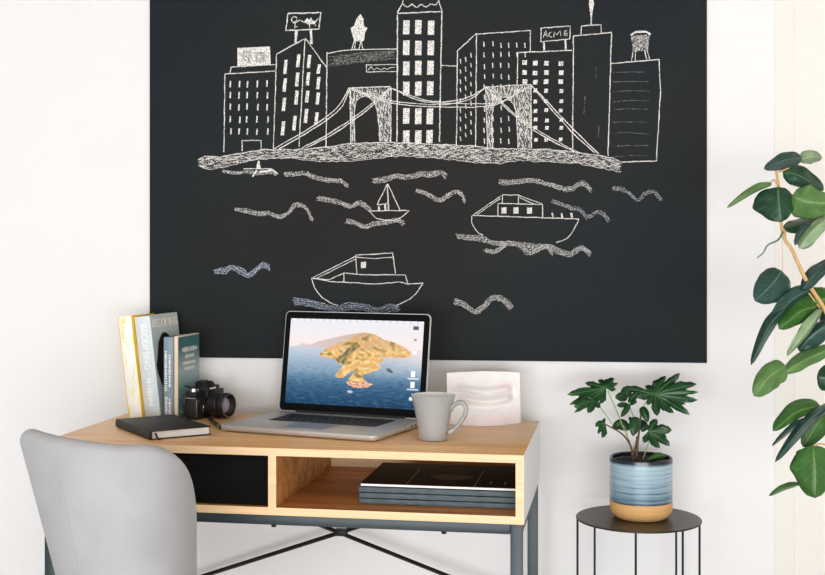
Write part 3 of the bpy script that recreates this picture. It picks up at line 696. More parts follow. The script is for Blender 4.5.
mx = Matrix.Translation((.0, -.0172, .034)) @ Matrix.Rotation(PI/2, 4, 'X')
LS = lambda pr: [(r*1.07, z*1.3) for r, z in pr]
le = bmesh.new(); lathe(le, LS([(.026,0),(.0285,.001),(.0285,.010),(.027,.011),(.027,.014),(.030,.015),(.0305,.027),(.0292,.028),(.0292,.031),(.0300,.032),(.0300,.044),(.0285,.046),(.0262,.046),(.0255,.042),(.018,.037),(.018,.036),(.0,.036)]), 56, mtx=mx)
len_ = obj('lens', le, M['black'], sl, smooth='auto')
bm = bmesh.new(); lathe(bm, LS([(.0262,.0462),(.0285,.0462),(.0285,.0466),(.0262,.0466),(.0262,.0462)]), 56, mtx=mx, caps=False); 
o = obj('lens_ring', bm, M['chrome'], len_, smooth='auto')
bm = bmesh.new(); lathe(bm, LS([(.0178,.0372),(.015,.039),(.009,.0405),(0,.041)]), 40, mtx=mx, caps=False); o = obj('lens_glass', bm, M['lens'], len_, smooth=True)
bm = bmesh.new()
for k in range(14):
    a = 2*PI*k/36+2.2
    box(bm, -.0006, .0006, -.0002, .0003, .021, .0255, mtx=mx @ Matrix.Rotation(a, 4, 'Z') @ Matrix.Translation((0, .0326, 0)))
obj('lens_marking', bm, M['gold'], len_)

# ------------------------------------------------------------------ laptop
LA = math.radians(-24); LW, LD = .392, .270
FL = Vector((-.437, 2.706)); ex = Vector((math.cos(LA), math.sin(LA))); ey = Vector((-math.sin(LA), math.cos(LA)))
lc = FL+ex*LW/2+ey*LD/2
lap = empty('laptop', (lc.x, lc.y, ZT), LA, 'open silver laptop showing a rocky island picture, standing on the desk', 'laptop')
hx, hy = LW/2, LD/2
def rrect(x0, x1, y0, y1, r, n=5):
    out = []
    for cx_, cy_, a0 in ((x1-r, y1-r, 0), (x0+r, y1-r, PI/2), (x0+r, y0+r, PI), (x1-r, y0+r, 1.5*PI)):
        for k in range(n+1): a = a0+PI/2*k/n; out.append((cx_+r*math.cos(a), cy_+r*math.sin(a)))
    return out
def slab(bm, loops):
    """loops: list of (outline2d, z)"""
    rings = [[bm.verts.new((x, y, z)) for x, y in o_] for o_, z in loops]
    for a, b in zip(rings, rings[1:]):
        for i in range(len(a)): bm.faces.new((a[i], a[(i+1)%len(a)], b[(i+1)%len(a)], b[i]))
    bm.faces.new(rings[0][::-1]); bm.faces.new(rings[-1])
bm = bmesh.new(); slab(bm, [(rrect(-hx+.008, hx-.008, -hy+.008, hy-.006, .01), .0015), (rrect(-hx+.002, hx-.002, -hy+.002, hy-.002, .012), .005), (rrect(-hx, hx, -hy, hy, .013), .008), (rrect(-hx, hx, -hy, hy, .013), .0145), (rrect(-hx+.0008, hx-.0008, -hy+.0008, hy-.0008, .013), .0152)])
base = obj('base', bm, M['silver'], lap, smooth='auto')
for sx in (-1, 1):
    for sy in (-1, 1):
        bm = bmesh.new(); lathe(bm, [(0,0),(.006,0),(.006,.0018),(0,.0018)], 12, mtx=Matrix.Translation((sx*(hx-.03), sy*(hy-.03), 0))); obj('rubber_foot', bm, M['black'], base)
kz = .0153
bm = bmesh.new(); slab(bm, [(rrect(-.139, .139, -.018, .096, .004), kz-.0001), (rrect(-.139, .139, -.018, .096, .004), kz+.00015)]); obj('keyboard_well', bm, M['black'], base)
bm = bmesh.new(); rowy = [.086, .0685, .049, .030, .011, -.008]
for r, yy in enumerate(rowy):
    nk = 14 if r else 14; hh = .0055 if r == 0 else .0078; ws = [1]*14
    if r == 1: ws = [1]*13+[1.5]
    if r == 2: ws = [1.5]+[1]*13
    if r == 3: ws = [1.8]+[1]*11+[1.8]
    if r == 4: ws = [2.3]+[1]*10+[2.3]
    if r == 5: ws = [1,1,1,1.25,5.3,1.25,1,1,1,1]
    tot = sum(ws); un = (.272-.0022*len(ws))/tot; x = -.136
    for w_ in ws:
        ww = w_*un; slab(bm, [(rrect(x, x+ww, yy-hh, yy+hh, .0015, 2), kz+.0002), (rrect(x+.0004, x+ww-.0004, yy-hh+.0004, yy+hh-.0004, .0015, 2), kz+.0013)]); x += ww+.0022
M['key'] = mat('laptop_keys', (26,26,27), .5, var=.1)
o = obj('keys', bm, M['key'], base)
bm = bmesh.new(); slab(bm, [(rrect(-.053, .053, -.105, -.028, .004), kz-.0001), (rrect(-.053, .053, -.105, -.028, .004), kz+.0001)]); obj('trackpad', bm, mat('trackpad_metal', (176,175,174), .35, metal=.7), base)
for yy, e in ((.10,.006), (.075,.006), (.055,.006), (.021,.003)): obj('port', B(hx-.0008, hx+.0003, yy-e, yy+e, .009, .012), M['black'], base)
for sx in (-1, 1):
    bm = bmesh.new()
    for i in range(20):
        for j in range(3): lathe(bm, [(0,kz),(.0006,kz),(.0006,kz+.0001),(0,kz+.0001)], 5, mtx=Matrix.Translation((sx*(.152+j*.006), -.01+i*.005, 0)))
    obj('speaker_grille', bm, M['black'], base)
# lid: local hinge at y=+hy-.006, z=.016; leaning back
LEAN = math.radians(8.5); LH = .2465
lid = empty('lid', (0,0,0)); bpy.data.objects.remove(lid)
Lm = Matrix.Translation((0, hy-.004, .0155)) @ Matrix.Rotation(-LEAN, 4, 'X')
bm = bmesh.new()
loop = lambda r, i=0: [(x, z) for x, z in rrect(-hx+i, hx-i, i, LH-i, r)]
rings = []
for i, y in ((.0006, -.0002), (0, .0006), (0, .004), (.0015, .0056)):
    rings.append([bm.verts.new((x, y, z)) for x, z in loop(.012, i)])
for a, b in zip(rings, rings[1:]):
    for k in range(len(a)): bm.faces.new((a[k], a[(k+1)%len(a)], b[(k+1)%len(a)], b[k]))
bm.faces.new(rings[0]); bm.faces.new(rings[-1][::-1])
lid = obj('lid', bm, M['silver'], lap, smooth='auto'); lid.matrix_local = Lm
bm = bmesh.new(); a = [bm.verts.new((x, -.0003, z)) for x, z in loop(.0105, .0022)]; bm.faces.new(a)
b2 = [bm.verts.new((x, -.0009, z)) for x, z in loop(.0105, .0022)]; bm.faces.new(b2[::-1])
for k in range(len(a)): bm.faces.new((a[k], a[(k+1)%len(a)], b2[(k+1)%len(a)], b2[k]))
M['bezel'] = mat('black_glass_bezel', (12,12,12), .3, spec=.08, var=.02)
obj('bezel', bm, M['bezel'], lid)
bm = bmesh.new(); tube(bm, [(-hx+.05, hy-.004, .0165), (hx-.05, hy-.004, .0165)], .0045, 12); obj('hinge', bm, M['black'], lap, smooth='auto')
def zs(x, y):
    xl = 293-(y-63)*.0568; xr = 768-(y-72)*.116; yt = 63+.019*(x-293); yb = 380+.044*(x-275)
    return ((x-xl)/(xr-xl), (y-yt)/(yb-yt))
far = [zs(*p) for p in [(285,172),(315,166),(340,157),(362,163),(400,148),(470,130),(510,122),(545,116),(590,120),(600,180),(500,185),(430,180),(400,172),(350,171)]]
isl = [zs(*p) for p in [(397,206),(402,193),(425,175),(450,162),(490,148),(530,124),(560,115),(592,120),(630,142),(665,152),(700,172),(718,190),(714,206),(690,208),(640,208),(600,205),(626,215),(622,225),(602,228),(612,245),(600,255),(570,266),(550,272),(549,288),(575,308),(552,317),(520,314),(493,303),(500,288),(515,270),(526,255),(508,262),(480,284),(463,286),(452,280),(466,258),(484,240),(462,232),(452,214),(425,211)]]
rock = [zs(*p) for p in [(628,249),(640,247),(652,258),(650,266),(636,262)]]
rock2 = [zs(*p) for p in [(493,333),(505,331),(515,337),(508,342),(495,340)]]
shore = [zs(*p) for p in [(490,300),(500,295),(530,300),(560,300),(585,308),(560,322),(520,322),(498,312)]]
darkp = [zs(*p) for p in [(530,150),(545,165),(500,205),(490,238),(462,228),(455,214),(475,200),(490,185),(515,160)]]
def scr(u, v):
    nz = noise.fractal(Vector((u*10, v*26, 0)), 1, 2, 4); fine = noise.noise(Vector((u*70, v*70, 3)))
    H = .33
    if v < H: c = mixc((228,229,234), (243,228,226), v/H); 
    else:
        t = (v-H)/(1-H); c = mixc((200,207,218), (84,126,158), t*1.45); c = mixc(c, (14,58,94), (t-.42)*1.8)
        c = mixc(c, (232,220,222), max(0, (u-.52))*2.2*max(0, 1-t*1.9))
        c = mixc(c, (18,48,80) if noise.noise(Vector((u*22-v*9, v*60, 7))) > 0 else (130,168,190), .28*abs(noise.noise(Vector((u*22-v*9, v*60, 7))))*2*t)
    if inside(u, v, far): c = mixc((212,202,204), (204,174,152), u*1.3)
    if inside(u, v, isl):
        g = noise.noise(Vector((u*16, v*16, 9))); g2 = noise.noise(Vector((u*40+v*15, v*22-u*12, 4)))
        c = mixc((232,178,104), (250,216,152), .5+g2*1.3)
        c = mixc(c, (196,150,96), max(0, g)*1.4)
        if v < .36: c = mixc(c, (196,160,132), .55*(1-v/.36)+.25)
        if inside(u, v, darkp): c = mixc((110,104,74), (176,150,96), .5+g2*1.5)
        c = mixc(c, (150,128,66), max(0, -g-.1)*2.2)
    if inside(u, v, shore): c = mixc((196,104,60), (244,226,206), .5+fine)
    if inside(u, v, rock): c = (104,100,96)
    if inside(u, v, rock2): c = mixc(c, (226,226,220), .8)
    x, y = u, v
    if v < .022: c = (236,236,238) if (int(u*60) % 3) else (214,214,218)
    if .925 < u < .965 and .055 < v < .10: c = (88,86,90)
    if .935 < u < .955 and .195 < v < .225: c = (150,160,176)
    if .93 < u < .96 and .34 < v < .375: c = (250,248,250)
    for a in (.565, .685):
        if .928 < u < .96 and a < v < a+.07: c = (250,250,252)
        if .905 < u < .985 and a+.08 < v < a+.095: c = mixc(c, (245,245,248), .8)
    if .925 < u < .955 and .86 < v < .90: c = (240,246,250)
    return c
colgrid('screen', 300, 190, lambda u, v: (-hx+.0165+u*(LW-.033), -.0012, LH-.0185-v*(LH-.0185-.021)), scr, M['screen'], lid)
bm = bmesh.new(); lathe(bm, [(0,0),(.0015,0),(0,.0002)], 10, mtx=Matrix.Translation((0,-.0011,LH-.009)) @ Matrix.Rotation(PI/2,4,'X')); obj('webcam', bm, mat('webcam_glass', (50,50,54), .2), lid)

# ------------------------------------------------------------------ mug
mp_ = onz(433.2, 440.0, ZT)
mug = empty('mug', (mp_.x, mp_.y, ZT), 0, 'grey ceramic mug with white inside beside the laptop', 'mug')
bm = bmesh.new(); H = .0975
outer = [(0,.0005),(.0270,.0005),(.0292,.002),(.0298,.005)]
for k in range(1, 13):
    t = k/12; outer.append((.0298+.0180*(t*.75+.25*t**2.2), .005+(H-.006)*t))
prof = outer+[(.0479, H)]
bm = bmesh.new(); lathe(bm, prof+[(.0472, H+.0006)], 64)
# open top: remove cap
bm.faces.ensure_lookup_table()
for fc in [x for x in bm.faces if len(x.verts) > 10 and x.calc_center_median().z > .05]: bm.faces.remove(fc)
cup = obj('cup', bm, M['mug'], mug, smooth='auto')
bm = bmesh.new(); lathe(bm, [(.0476, H+.0005),(.0460, H+.0009),(.0450, H-.002),(.0405, H*.75),(.0345, H*.42),(.0268,.009),(0,.0075)], 64)
for fc in [x for x in bm.faces if len(x.verts) > 10 and x.calc_center_median().z > .05]: bm.faces.remove(fc)
o = obj('inner_glaze', bm, M['mug_in'], mug, smooth='auto'); o['label'] = 'white glazed inside and rim'
pts = spline([(.037,0,.068),(.049,0,.079),(.062,0,.0835),(.0705,0,.076),(.0715,0,.061),(.062,0,.043),(.049,0,.028),(.036,0,.018)], 6)
bm = bmesh.new(); n = 12; rings = []
for i, p in enumerate(pts):
    t = (pts[min(i+1, len(pts)-1)]-pts[max(i-1, 0)]).normalized(); u = Vector((0,1,0)); w_ = t.cross(u); e = 1+.5*max(0, 1-i/3)+.5*max(0, 1-(len(pts)-1-i)/4)
    rings.append([bm.verts.new(p+(u*math.cos(2*PI*k/n)*.0068+w_*math.sin(2*PI*k/n)*.0048)*e) for k in range(n)])
for a, b in zip(rings, rings[1:]):
    for k in range(n): bm.faces.new((a[k], a[(k+1)%n], b[(k+1)%n], b[k]))
obj('handle', bm, M['mug'], mug, smooth=True); mug.rotation_euler = (0, 0, math.radians(-14))

# ------------------------------------------------------------------ plaster lips plaque
pl_, pr_ = onz(447.5, 424.2, ZT), onz(520.8, 423.2, ZT)
pv = Vector((pr_.x-pl_.x, pr_.y-pl_.y)); PW = pv.length; PH = .1185
lips = empty('lips_plaque', ((pl_.x+pr_.x)/2, (pl_.y+pr_.y)/2, ZT), math.atan2(pv.y, pv.x), 'white plaster plaque moulded as pale pink lips, standing behind the mug', 'sculpture')
def lipz(u, v):
    """u 0..1 left-right, v 0..1 up; relief towards viewer (m)"""
    ml = .60-.03*math.sin(u*PI)+.10*(u-.85)*(u > .85)+.02*math.sin(u*9)       # mouth line
    env = max(0, min(1, (u-.03)/.25))*max(0, min(1, (.90-u)/.10)); env = env*env*(3-2*env)
    dv = v-ml; h = 0
    up = math.exp(-((dv-.085)/.06)**2)*.0105; lo = math.exp(-((dv+.095)/.065)**2)*.013
    h += env*(up+lo) - env*.006*math.exp(-(dv/.018)**2)
    h -= .0045*math.exp(-((dv+.235)/.045)**2)*env
    h += .0035*math.exp(-(((u-.5)/.10)**2+((v-.93)/.14)**2))*-1 + .0025*math.exp(-(((u-.34)/.10)**2+((v-.9)/.16)**2))+.003*math.exp(-(((u-.68)/.10)**2+((v-.88)/.16)**2))
    h -= .006*math.exp(-(((u-.90)/.035)**2+((v-.60)/.09)**2))
    h += .005*math.exp(-(((u-.5)/.3)**2+((v-.14)/.13)**2))
    return h
nu, nv = 84, 60; verts = []; top_b = .010
for j in range(nv+1):
    for i in range(nu+1):
        u, v = i/nu, j/nv
        bow = math.sin(PI*u)*(.038*(1-v)**1.0+.004)
        verts.append(((u-.5)*PW, -bow-lipz(u, v)+v*.016, v*(PH+.0035*math.sin(PI*u))+.0004))
nb_ = len(verts)
for j in range(nv+1):
    for i in range(nu+1):
        u, v = i/nu, j/nv; bow = math.sin(PI*u)*(.038*(1-v)+.004)
        verts.append(((u-.5)*PW, -bow+.010+v*.016, v*(PH+.0035*math.sin(PI*u))+.0004))
q = nu+1; faces = []
for j in range(nv):
    for i in range(nu):
        a = j*q+i; faces += [(a, a+1, a+q+1, a+q), (nb_+a, nb_+a+q, nb_+a+q+1, nb_+a+1)]
for i in range(nu): faces += [(i, nb_+i, nb_+i+1, i+1), (nv*q+i, nv*q+i+1, nb_+nv*q+i+1, nb_+nv*q+i)]
for j in range(nv): faces += [(j*q, (j+1)*q, nb_+(j+1)*q, nb_+j*q), (j*q+nu, nb_+j*q+nu, nb_+(j+1)*q+nu, (j+1)*q+nu)]
me = bpy.data.meshes.new('relief'); me.from_pydata(verts, [], faces)
o = link('relief', me, M['plaster'], lips, smooth=True); me.set_sharp_from_angle(angle=math.radians(50))

# ------------------------------------------------------------------ round stool table and its pot
SY = 2.76; SZ = CAMZ-(517.5-HZ)/F*SY; SX = (638.4-CX)/F*SY; SR = 62/F*SY
st = empty('round_side_table', (SX, SY, 0), 0, 'small round black metal side table on thin rods at the right', 'side table')
bm = bmesh.new(); lathe(bm, [(0,SZ-.004),(SR-.001,SZ-.004),(SR,SZ-.0035),(SR,SZ-.001),(SR-.001,SZ),(0,SZ)], 96); obj('table_top', bm, M['stoolm'], st, smooth='auto')
for k in (-103, -57, -3, 40, 127, 176):
    a = math.radians(k); rr = SR-.0035
    bm = bmesh.new(); tube(bm, [(rr*math.cos(a), rr*math.sin(a), .004), (rr*math.cos(a), rr*math.sin(a), SZ-.0041)], .0026, 10); obj('leg', bm, M['blackm'], st, smooth='auto')
bm = bmesh.new(); rr = SR-.0035
pts = [(rr*math.cos(a), rr*math.sin(a), .003) for a in [2*PI*k/64 for k in range(65)]]; tube(bm, pts, .003, 8); obj('base_ring', bm, M['blackm'], st, smooth='auto')

PY = 2.765; PX = (641-CX)/F*PY
pp = empty('potted_plant', (PX, PY, SZ), 0, 'small plant with lobed leaves in a blue and tan pot on the side table', 'potted plant')
PR = .0715; PHt = .1385
bm = bmesh.new(); lathe(bm, [(0,.0005),(.055,.0005),(.059,.002),(.063,.007),(.0690,.013),(.0712,.022),(.0715,.045),(PR,.12),(PR+.0005,.133),(PR-.0005,PHt),(PR-.003,PHt+.0015),(PR-.006,PHt-.001),(PR-.0065,.118),(0,.116)], 80)
o = obj('pot', bm, M['pot'], pp, smooth='auto')
bm = bmesh.new(); n = 40; rings = []
bm2 = bmesh.new(); lathe(bm2, [(PR-.0066,.1285),(PR-.012,.130),(.04,.131),(.02,.130),(0,.129)], 40)
bm2.verts.ensure_lookup_table()
for v in bm2.verts:
    v.co.z += .003*noise.noise(v.co*60)
bm.free(); so = obj('soil', bm2, M['soil'], pp, smooth=True)
bpy.context.view_layer.update()
def to_local(root, p): return root.matrix_world.inverted() @ Vector(p)

def leaf_grid(root, name, mid, hwl, hwr, depths, m, dL=.0, dR=.0, cup=.006, wav=.0015, shape=.5, nu=10, nv=16, seed=0, notch=False):
    """mid: pixel points of the midrib, depths: distance at its base and tip; the blade bends to its own depth either side"""
    mp = spline([(x, y, 0) for x, y in mid], 8); n = len(mp)
    verts = []; uvs = []
    for j in range(nv+1):
        v = j/nv; k = v*(n-1); i0 = min(int(k), n-2); p = mp[i0].lerp(mp[i0+1], k-i0)
        t = (mp[min(i0+1, n-1)]-mp[max(i0-1, 0)]).normalized(); nn = Vector((-t.y, t.x, 0))
        prof = (math.sin(PI*min(1, v**(.78+shape*.25)))**(.62 if shape > .4 else .52)) if 0 < v < 1 else 0
        Yd = depths[0]+(depths[1]-depths[0])*v
        for i in range(nu+1):
            u = i/nu*2-1
            hw_ = (hwl if u < 0 else hwr)*prof*(1+(.06 if shape > .4 else .16)*noise.noise(Vector((v*5, u*1.5, seed*3.1))))
            q2 = p+nn*(hw_*u)
            dd = (dL if u < 0 else dR)*abs(u)*prof - cup*(1-u*u)*prof + wav*noise.noise(Vector((u*2.5, v*5, seed)))*2*abs(u)
            verts.append(to_local(root, P(q2.x, q2.y, Yd+dd))); uvs.append((u, v))
    faces = [(j*(nu+1)+i, j*(nu+1)+i+1, (j+1)*(nu+1)+i+1, (j+1)*(nu+1)+i) for j in range(nv) for i in range(nu)]
    me = bpy.data.meshes.new(name); me.from_pydata(verts, [], faces)
    ul = me.uv_layers.new(name='UVMap')
    for l in me.loops: ul.data[l.index].uv = uvs[l.vertex_index]
    o = link(name, me, m, root, smooth=True)
    s = o.modifiers.new('thick', 'SOLIDIFY'); s.thickness = .0008; s.offset = 0
    return o
def lobed(root, name, hub, tips, Yh, m, w=.36, valley=.45, seed=0, wrap=False):
    """hub px; tips: (x, y, depth offset); leaf blade from hub, split into pointed lobes"""
    H = Vector((hub[0], hub[1], 0)); out = []
    tt = sorted(tips, key=lambda t: math.atan2(t[1]-hub[1], t[0]-hub[0]))
    ang = [math.atan2(t[1]-hub[1], t[0]-hub[0]) for t in tt]
    n = len(tt); gaps = [((ang[(i+1) % n]-ang[i]) % (2*PI)) for i in range(n)]
    g = gaps.index(max(gaps)); tt = tt[g+1:]+tt[:g+1]; closed = wrap
    tv = [Vector((t[0]-hub[0], t[1]-hub[1], t[2])) for t in tt]
    # outline: valley, shoulder, (tooth), tip, (tooth), shoulder, valley
    for i, t in enumerate(tv):
        L = Vector((t.x, t.y)).length; a = math.atan2(t.y, t.x)
        def nb2(k):
            if 0 <= k < n: return tv[k]
            return tv[k % n] if closed else None
        pv_, nx_ = nb2(i-1), nb2(i+1)
        def half(side, other):
            if other is None: da = .5; Lv = L*.12
            else:
                ob = math.atan2(other.y, other.x); da = ((ob-a) % (2*PI)) if side > 0 else ((a-ob) % (2*PI)); da = min(da/2, .9); Lv = (valley+.17)*(L+Vector((other.x, other.y)).length)/2
            sh = max(.10, min(w*1.55/(L/20+.35), da*.97))
            return [(Lv if other is not None else L*.12, side*da, .35), (L*.70, side*sh*.86, .7), (L*.77, side*sh*.60, .77), (L*.87, side*sh*.45, .87)]
        a1 = half(-1, pv_); a2 = half(1, nx_)
        seq = a1+[(L, 0, 1)]+a2[::-1]
        if i > 0 or False: seq = seq[1:]
        for (l, da, dt) in seq: out.append((H.x+l*math.cos(a+da), H.y+l*math.sin(a+da), t.z*dt, abs(da)/.5, l/L))
    verts = [to_local(root, P(H.x, H.y, Yh))]; uvs = [(0, 0)]; R = 4; m_ = len(out)
    for r in range(1, R+1):
        f_ = r/R
        for (x, y, dz, uu, vv) in out:
            X = H.x+(x-H.x)*f_; Y2 = H.y+(y-H.y)*f_
            verts.append(to_local(root, P(X, Y2, Yh+dz*f_*f_+.004*noise.noise(Vector((X*.1, Y2*.1, seed))) + (.004*uu*f_)))); uvs.append((min(1, uu)*f_, vv*f_))
    faces = []; rng = range(m_ if closed else m_-1)
    for i in rng:
        j = (i+1) % m_; faces.append((0, 1+i, 1+j))
        for r in range(1, R): b0 = 1+(r-1)*m_; b1 = 1+r*m_; faces.append((b0+i, b1+i, b1+j, b0+j))
    me = bpy.data.meshes.new(name); me.from_pydata(verts, [], faces)
    ul = me.uv_layers.new(name='UVMap')
    for l in me.loops: ul.data[l.index].uv = uvs[l.vertex_index]
    o = link(name, me, m, root, smooth=True); s = o.modifiers.new('thick', 'SOLIDIFY'); s.thickness = .0008; s.offset = 0
    return o
def stem(root, name, pts, r, m, par=None):
    bm = bmesh.new(); q3 = spline([to_local(root, P(*p)) for p in pts], 6)
    rr = r if not isinstance(r, tuple) else [r[0]+(r[1]-r[0])*i/(len(q3)-1) for i in range(len(q3))]
    tube(bm, q3, rr, 8); return obj(name, bm, m, par or root, smooth=True)
Yp = PY-.005
G = M['aralia']
stem(pp, 'stem', [(633,462,Yp),(631,447,Yp),(622,434,Yp-.01),(605,424,Yp-.02)], (.0028,.0016), M['stem_brown'])
stem(pp, 'stem', [(636,462,Yp),(638,440,Yp),(640,425,Yp),(641,412,Yp)], (.003,.0018), M['stem_brown'])
stem(pp, 'stem', [(633,455,Yp),(636,444,Yp+.005),(637,436,Yp+.01)], (.0026,.0016), M['stem_brown'])
stem(pp, 'petiole', [(630,442,Yp),(625,432,Yp),(618,414,Yp),(608,391,Yp)], .0012, M['stem_green'])
stem(pp, 'petiole', [(612,424,Yp-.015),(604,412,Yp-.012),(594,401,Yp-.02)], .0011, M['stem_green'])
stem(pp, 'petiole', [(639,430,Yp),(634,418,Yp),(628,402,Yp)], .0011, M['stem_green'])
stem(pp, 'petiole', [(640,416,Yp),(644,405,Yp-.01),(653,394,Yp-.01)], .0012, M['stem_green'])
stem(pp, 'petiole', [(642,462,Yp-.02),(646,450,Yp-.02),(649,440,Yp-.03),(648,431,Yp-.035)], .0010, M['stem_green'])
stem(pp, 'petiole', [(627,440,Yp),(627,432,Yp),(622,424,Yp+.01)], .001, M['stem_green'])
lobed(pp, 'leaf', (606,388), [(567,395,-.03),(569,405,-.045),(574,413,-.05),(588,413,-.05),(599,404,-.03),(585,383,.03),(598,380,.04),(614,378,.04),(618,383,.02),(616,389,0)], Yp, G, .42, .55, 1, wrap=False)
lobed(pp, 'leaf', (594,400), [(574,407,-.02),(588,413,-.03),(600,408,-.02),(586,396,0)], Yp-.03, G, .4, .5, 2)
lobed(pp, 'leaf', (655,394), [(624,388,.02),(636,396,-.01),(647,405,-.03),(657,416,-.05),(674,413,-.05),(690,415,-.045),(698,400,-.03),(699,392,-.01),(697,384,.01),(680,373,.04),(666,376,.04),(645,386,.03)], Yp-.01, G, .40, .60, 3, wrap=True)
lobed(pp, 'leaf', (649,431), [(644,443,-.02),(660,448,-.03),(670,446,-.03),(672,430,-.01),(657,419,.01),(645,424,.01)], Yp-.035, G, .42, .58, 4)
lobed(pp, 'leaf', (605,423), [(602,438,-.02),(595,426,-.01),(604,418,0),(598,434,-.02)], Yp-.02, G, .4, .5, 5)
leaf_grid(pp, 'leaf', [(627,400),(622,396),(615,397)], 6, 4, (Yp, Yp-.02), G, seed=1)
leaf_grid(pp, 'leaf', [(627,398),(627,392),(630,386)], 6, 5, (Yp, Yp+.01), G, seed=2)
leaf_grid(pp, 'leaf', [(628,402),(634,396),(640,391)], 3, 4, (Yp, Yp-.01), G, seed=3)
leaf_grid(pp, 'leaf', [(628,404),(622,405),(617,405)], 2.5, 2.5, (Yp, Yp-.02), G, seed=4)
leaf_grid(pp, 'leaf', [(630,404),(626,410),(621,417)], 3, 3, (Yp, Yp-.02), G, seed=5)
leaf_grid(pp, 'leaf', [(630,405),(634,402),(637,402)], 2.2, 2.2, (Yp, Yp-.02), G, seed=6)
leaf_grid(pp, 'leaf', [(639,418),(635,424),(633,436)], 6, 6, (Yp-.02, Yp-.04), G, seed=7)
leaf_grid(pp, 'leaf', [(640,408),(644,412),(648,422)], 4.5, 4.5, (Yp-.01, Yp-.03), G, seed=8)
leaf_grid(pp, 'leaf', [(629,430),(621,425),(612,428)], 5, 6, (Yp+.01, Yp+.02), G, seed=9)
leaf_grid(pp, 'leaf', [(640,420),(644,426),(642,432)], 4, 4, (Yp+.01, Yp-.0), G, seed=10)
leaf_grid(pp, 'leaf', [(629,417),(634,423),(638,430)], 2.5, 3, (Yp-.01, Yp-.02), G, seed=12)
leaf_grid(pp, 'leaf', [(648,461),(657,456),(666,456)], 3.5, 4, (Yp-.02, Yp-.005), M['leaf_md'], seed=11)

# ------------------------------------------------------------------ tall leafy plant at the right
FY = 2.35; FX = (858-CX)/F*FY
fp = empty('rubber_plant', (FX, FY, 0), 0, 'tall plant with large rounded green leaves at the right edge', 'plant')
bpy.context.view_layer.update()
bm = bmesh.new(); lathe(bm, [(0,.001),(.12,.001),(.13,.01),(.155,.27),(.16,.28),(.15,.285),(.142,.27),(.14,.25),(0,.248)], 48); o = obj('pot', bm, M['mug_in'], fp, smooth='auto')
bm = bmesh.new(); lathe(bm, [(.139,.2485),(.09,.256),(0,.258)], 32); obj('soil', bm, M['soil'], fp)
stem(fp, 'trunk', [(858,720,FY),(852,640,FY),(845,560,FY),(842,490,FY-.01),(836,448,FY-.02),(840,400,FY),(840,350,FY),(826,312,FY),(806,280,FY-.01),(792,250,FY-.01),(785,240,FY-.01),(781,222,FY),(779,190,FY),(776,168,FY)], (.0062,.0026), M['stem_tan'])
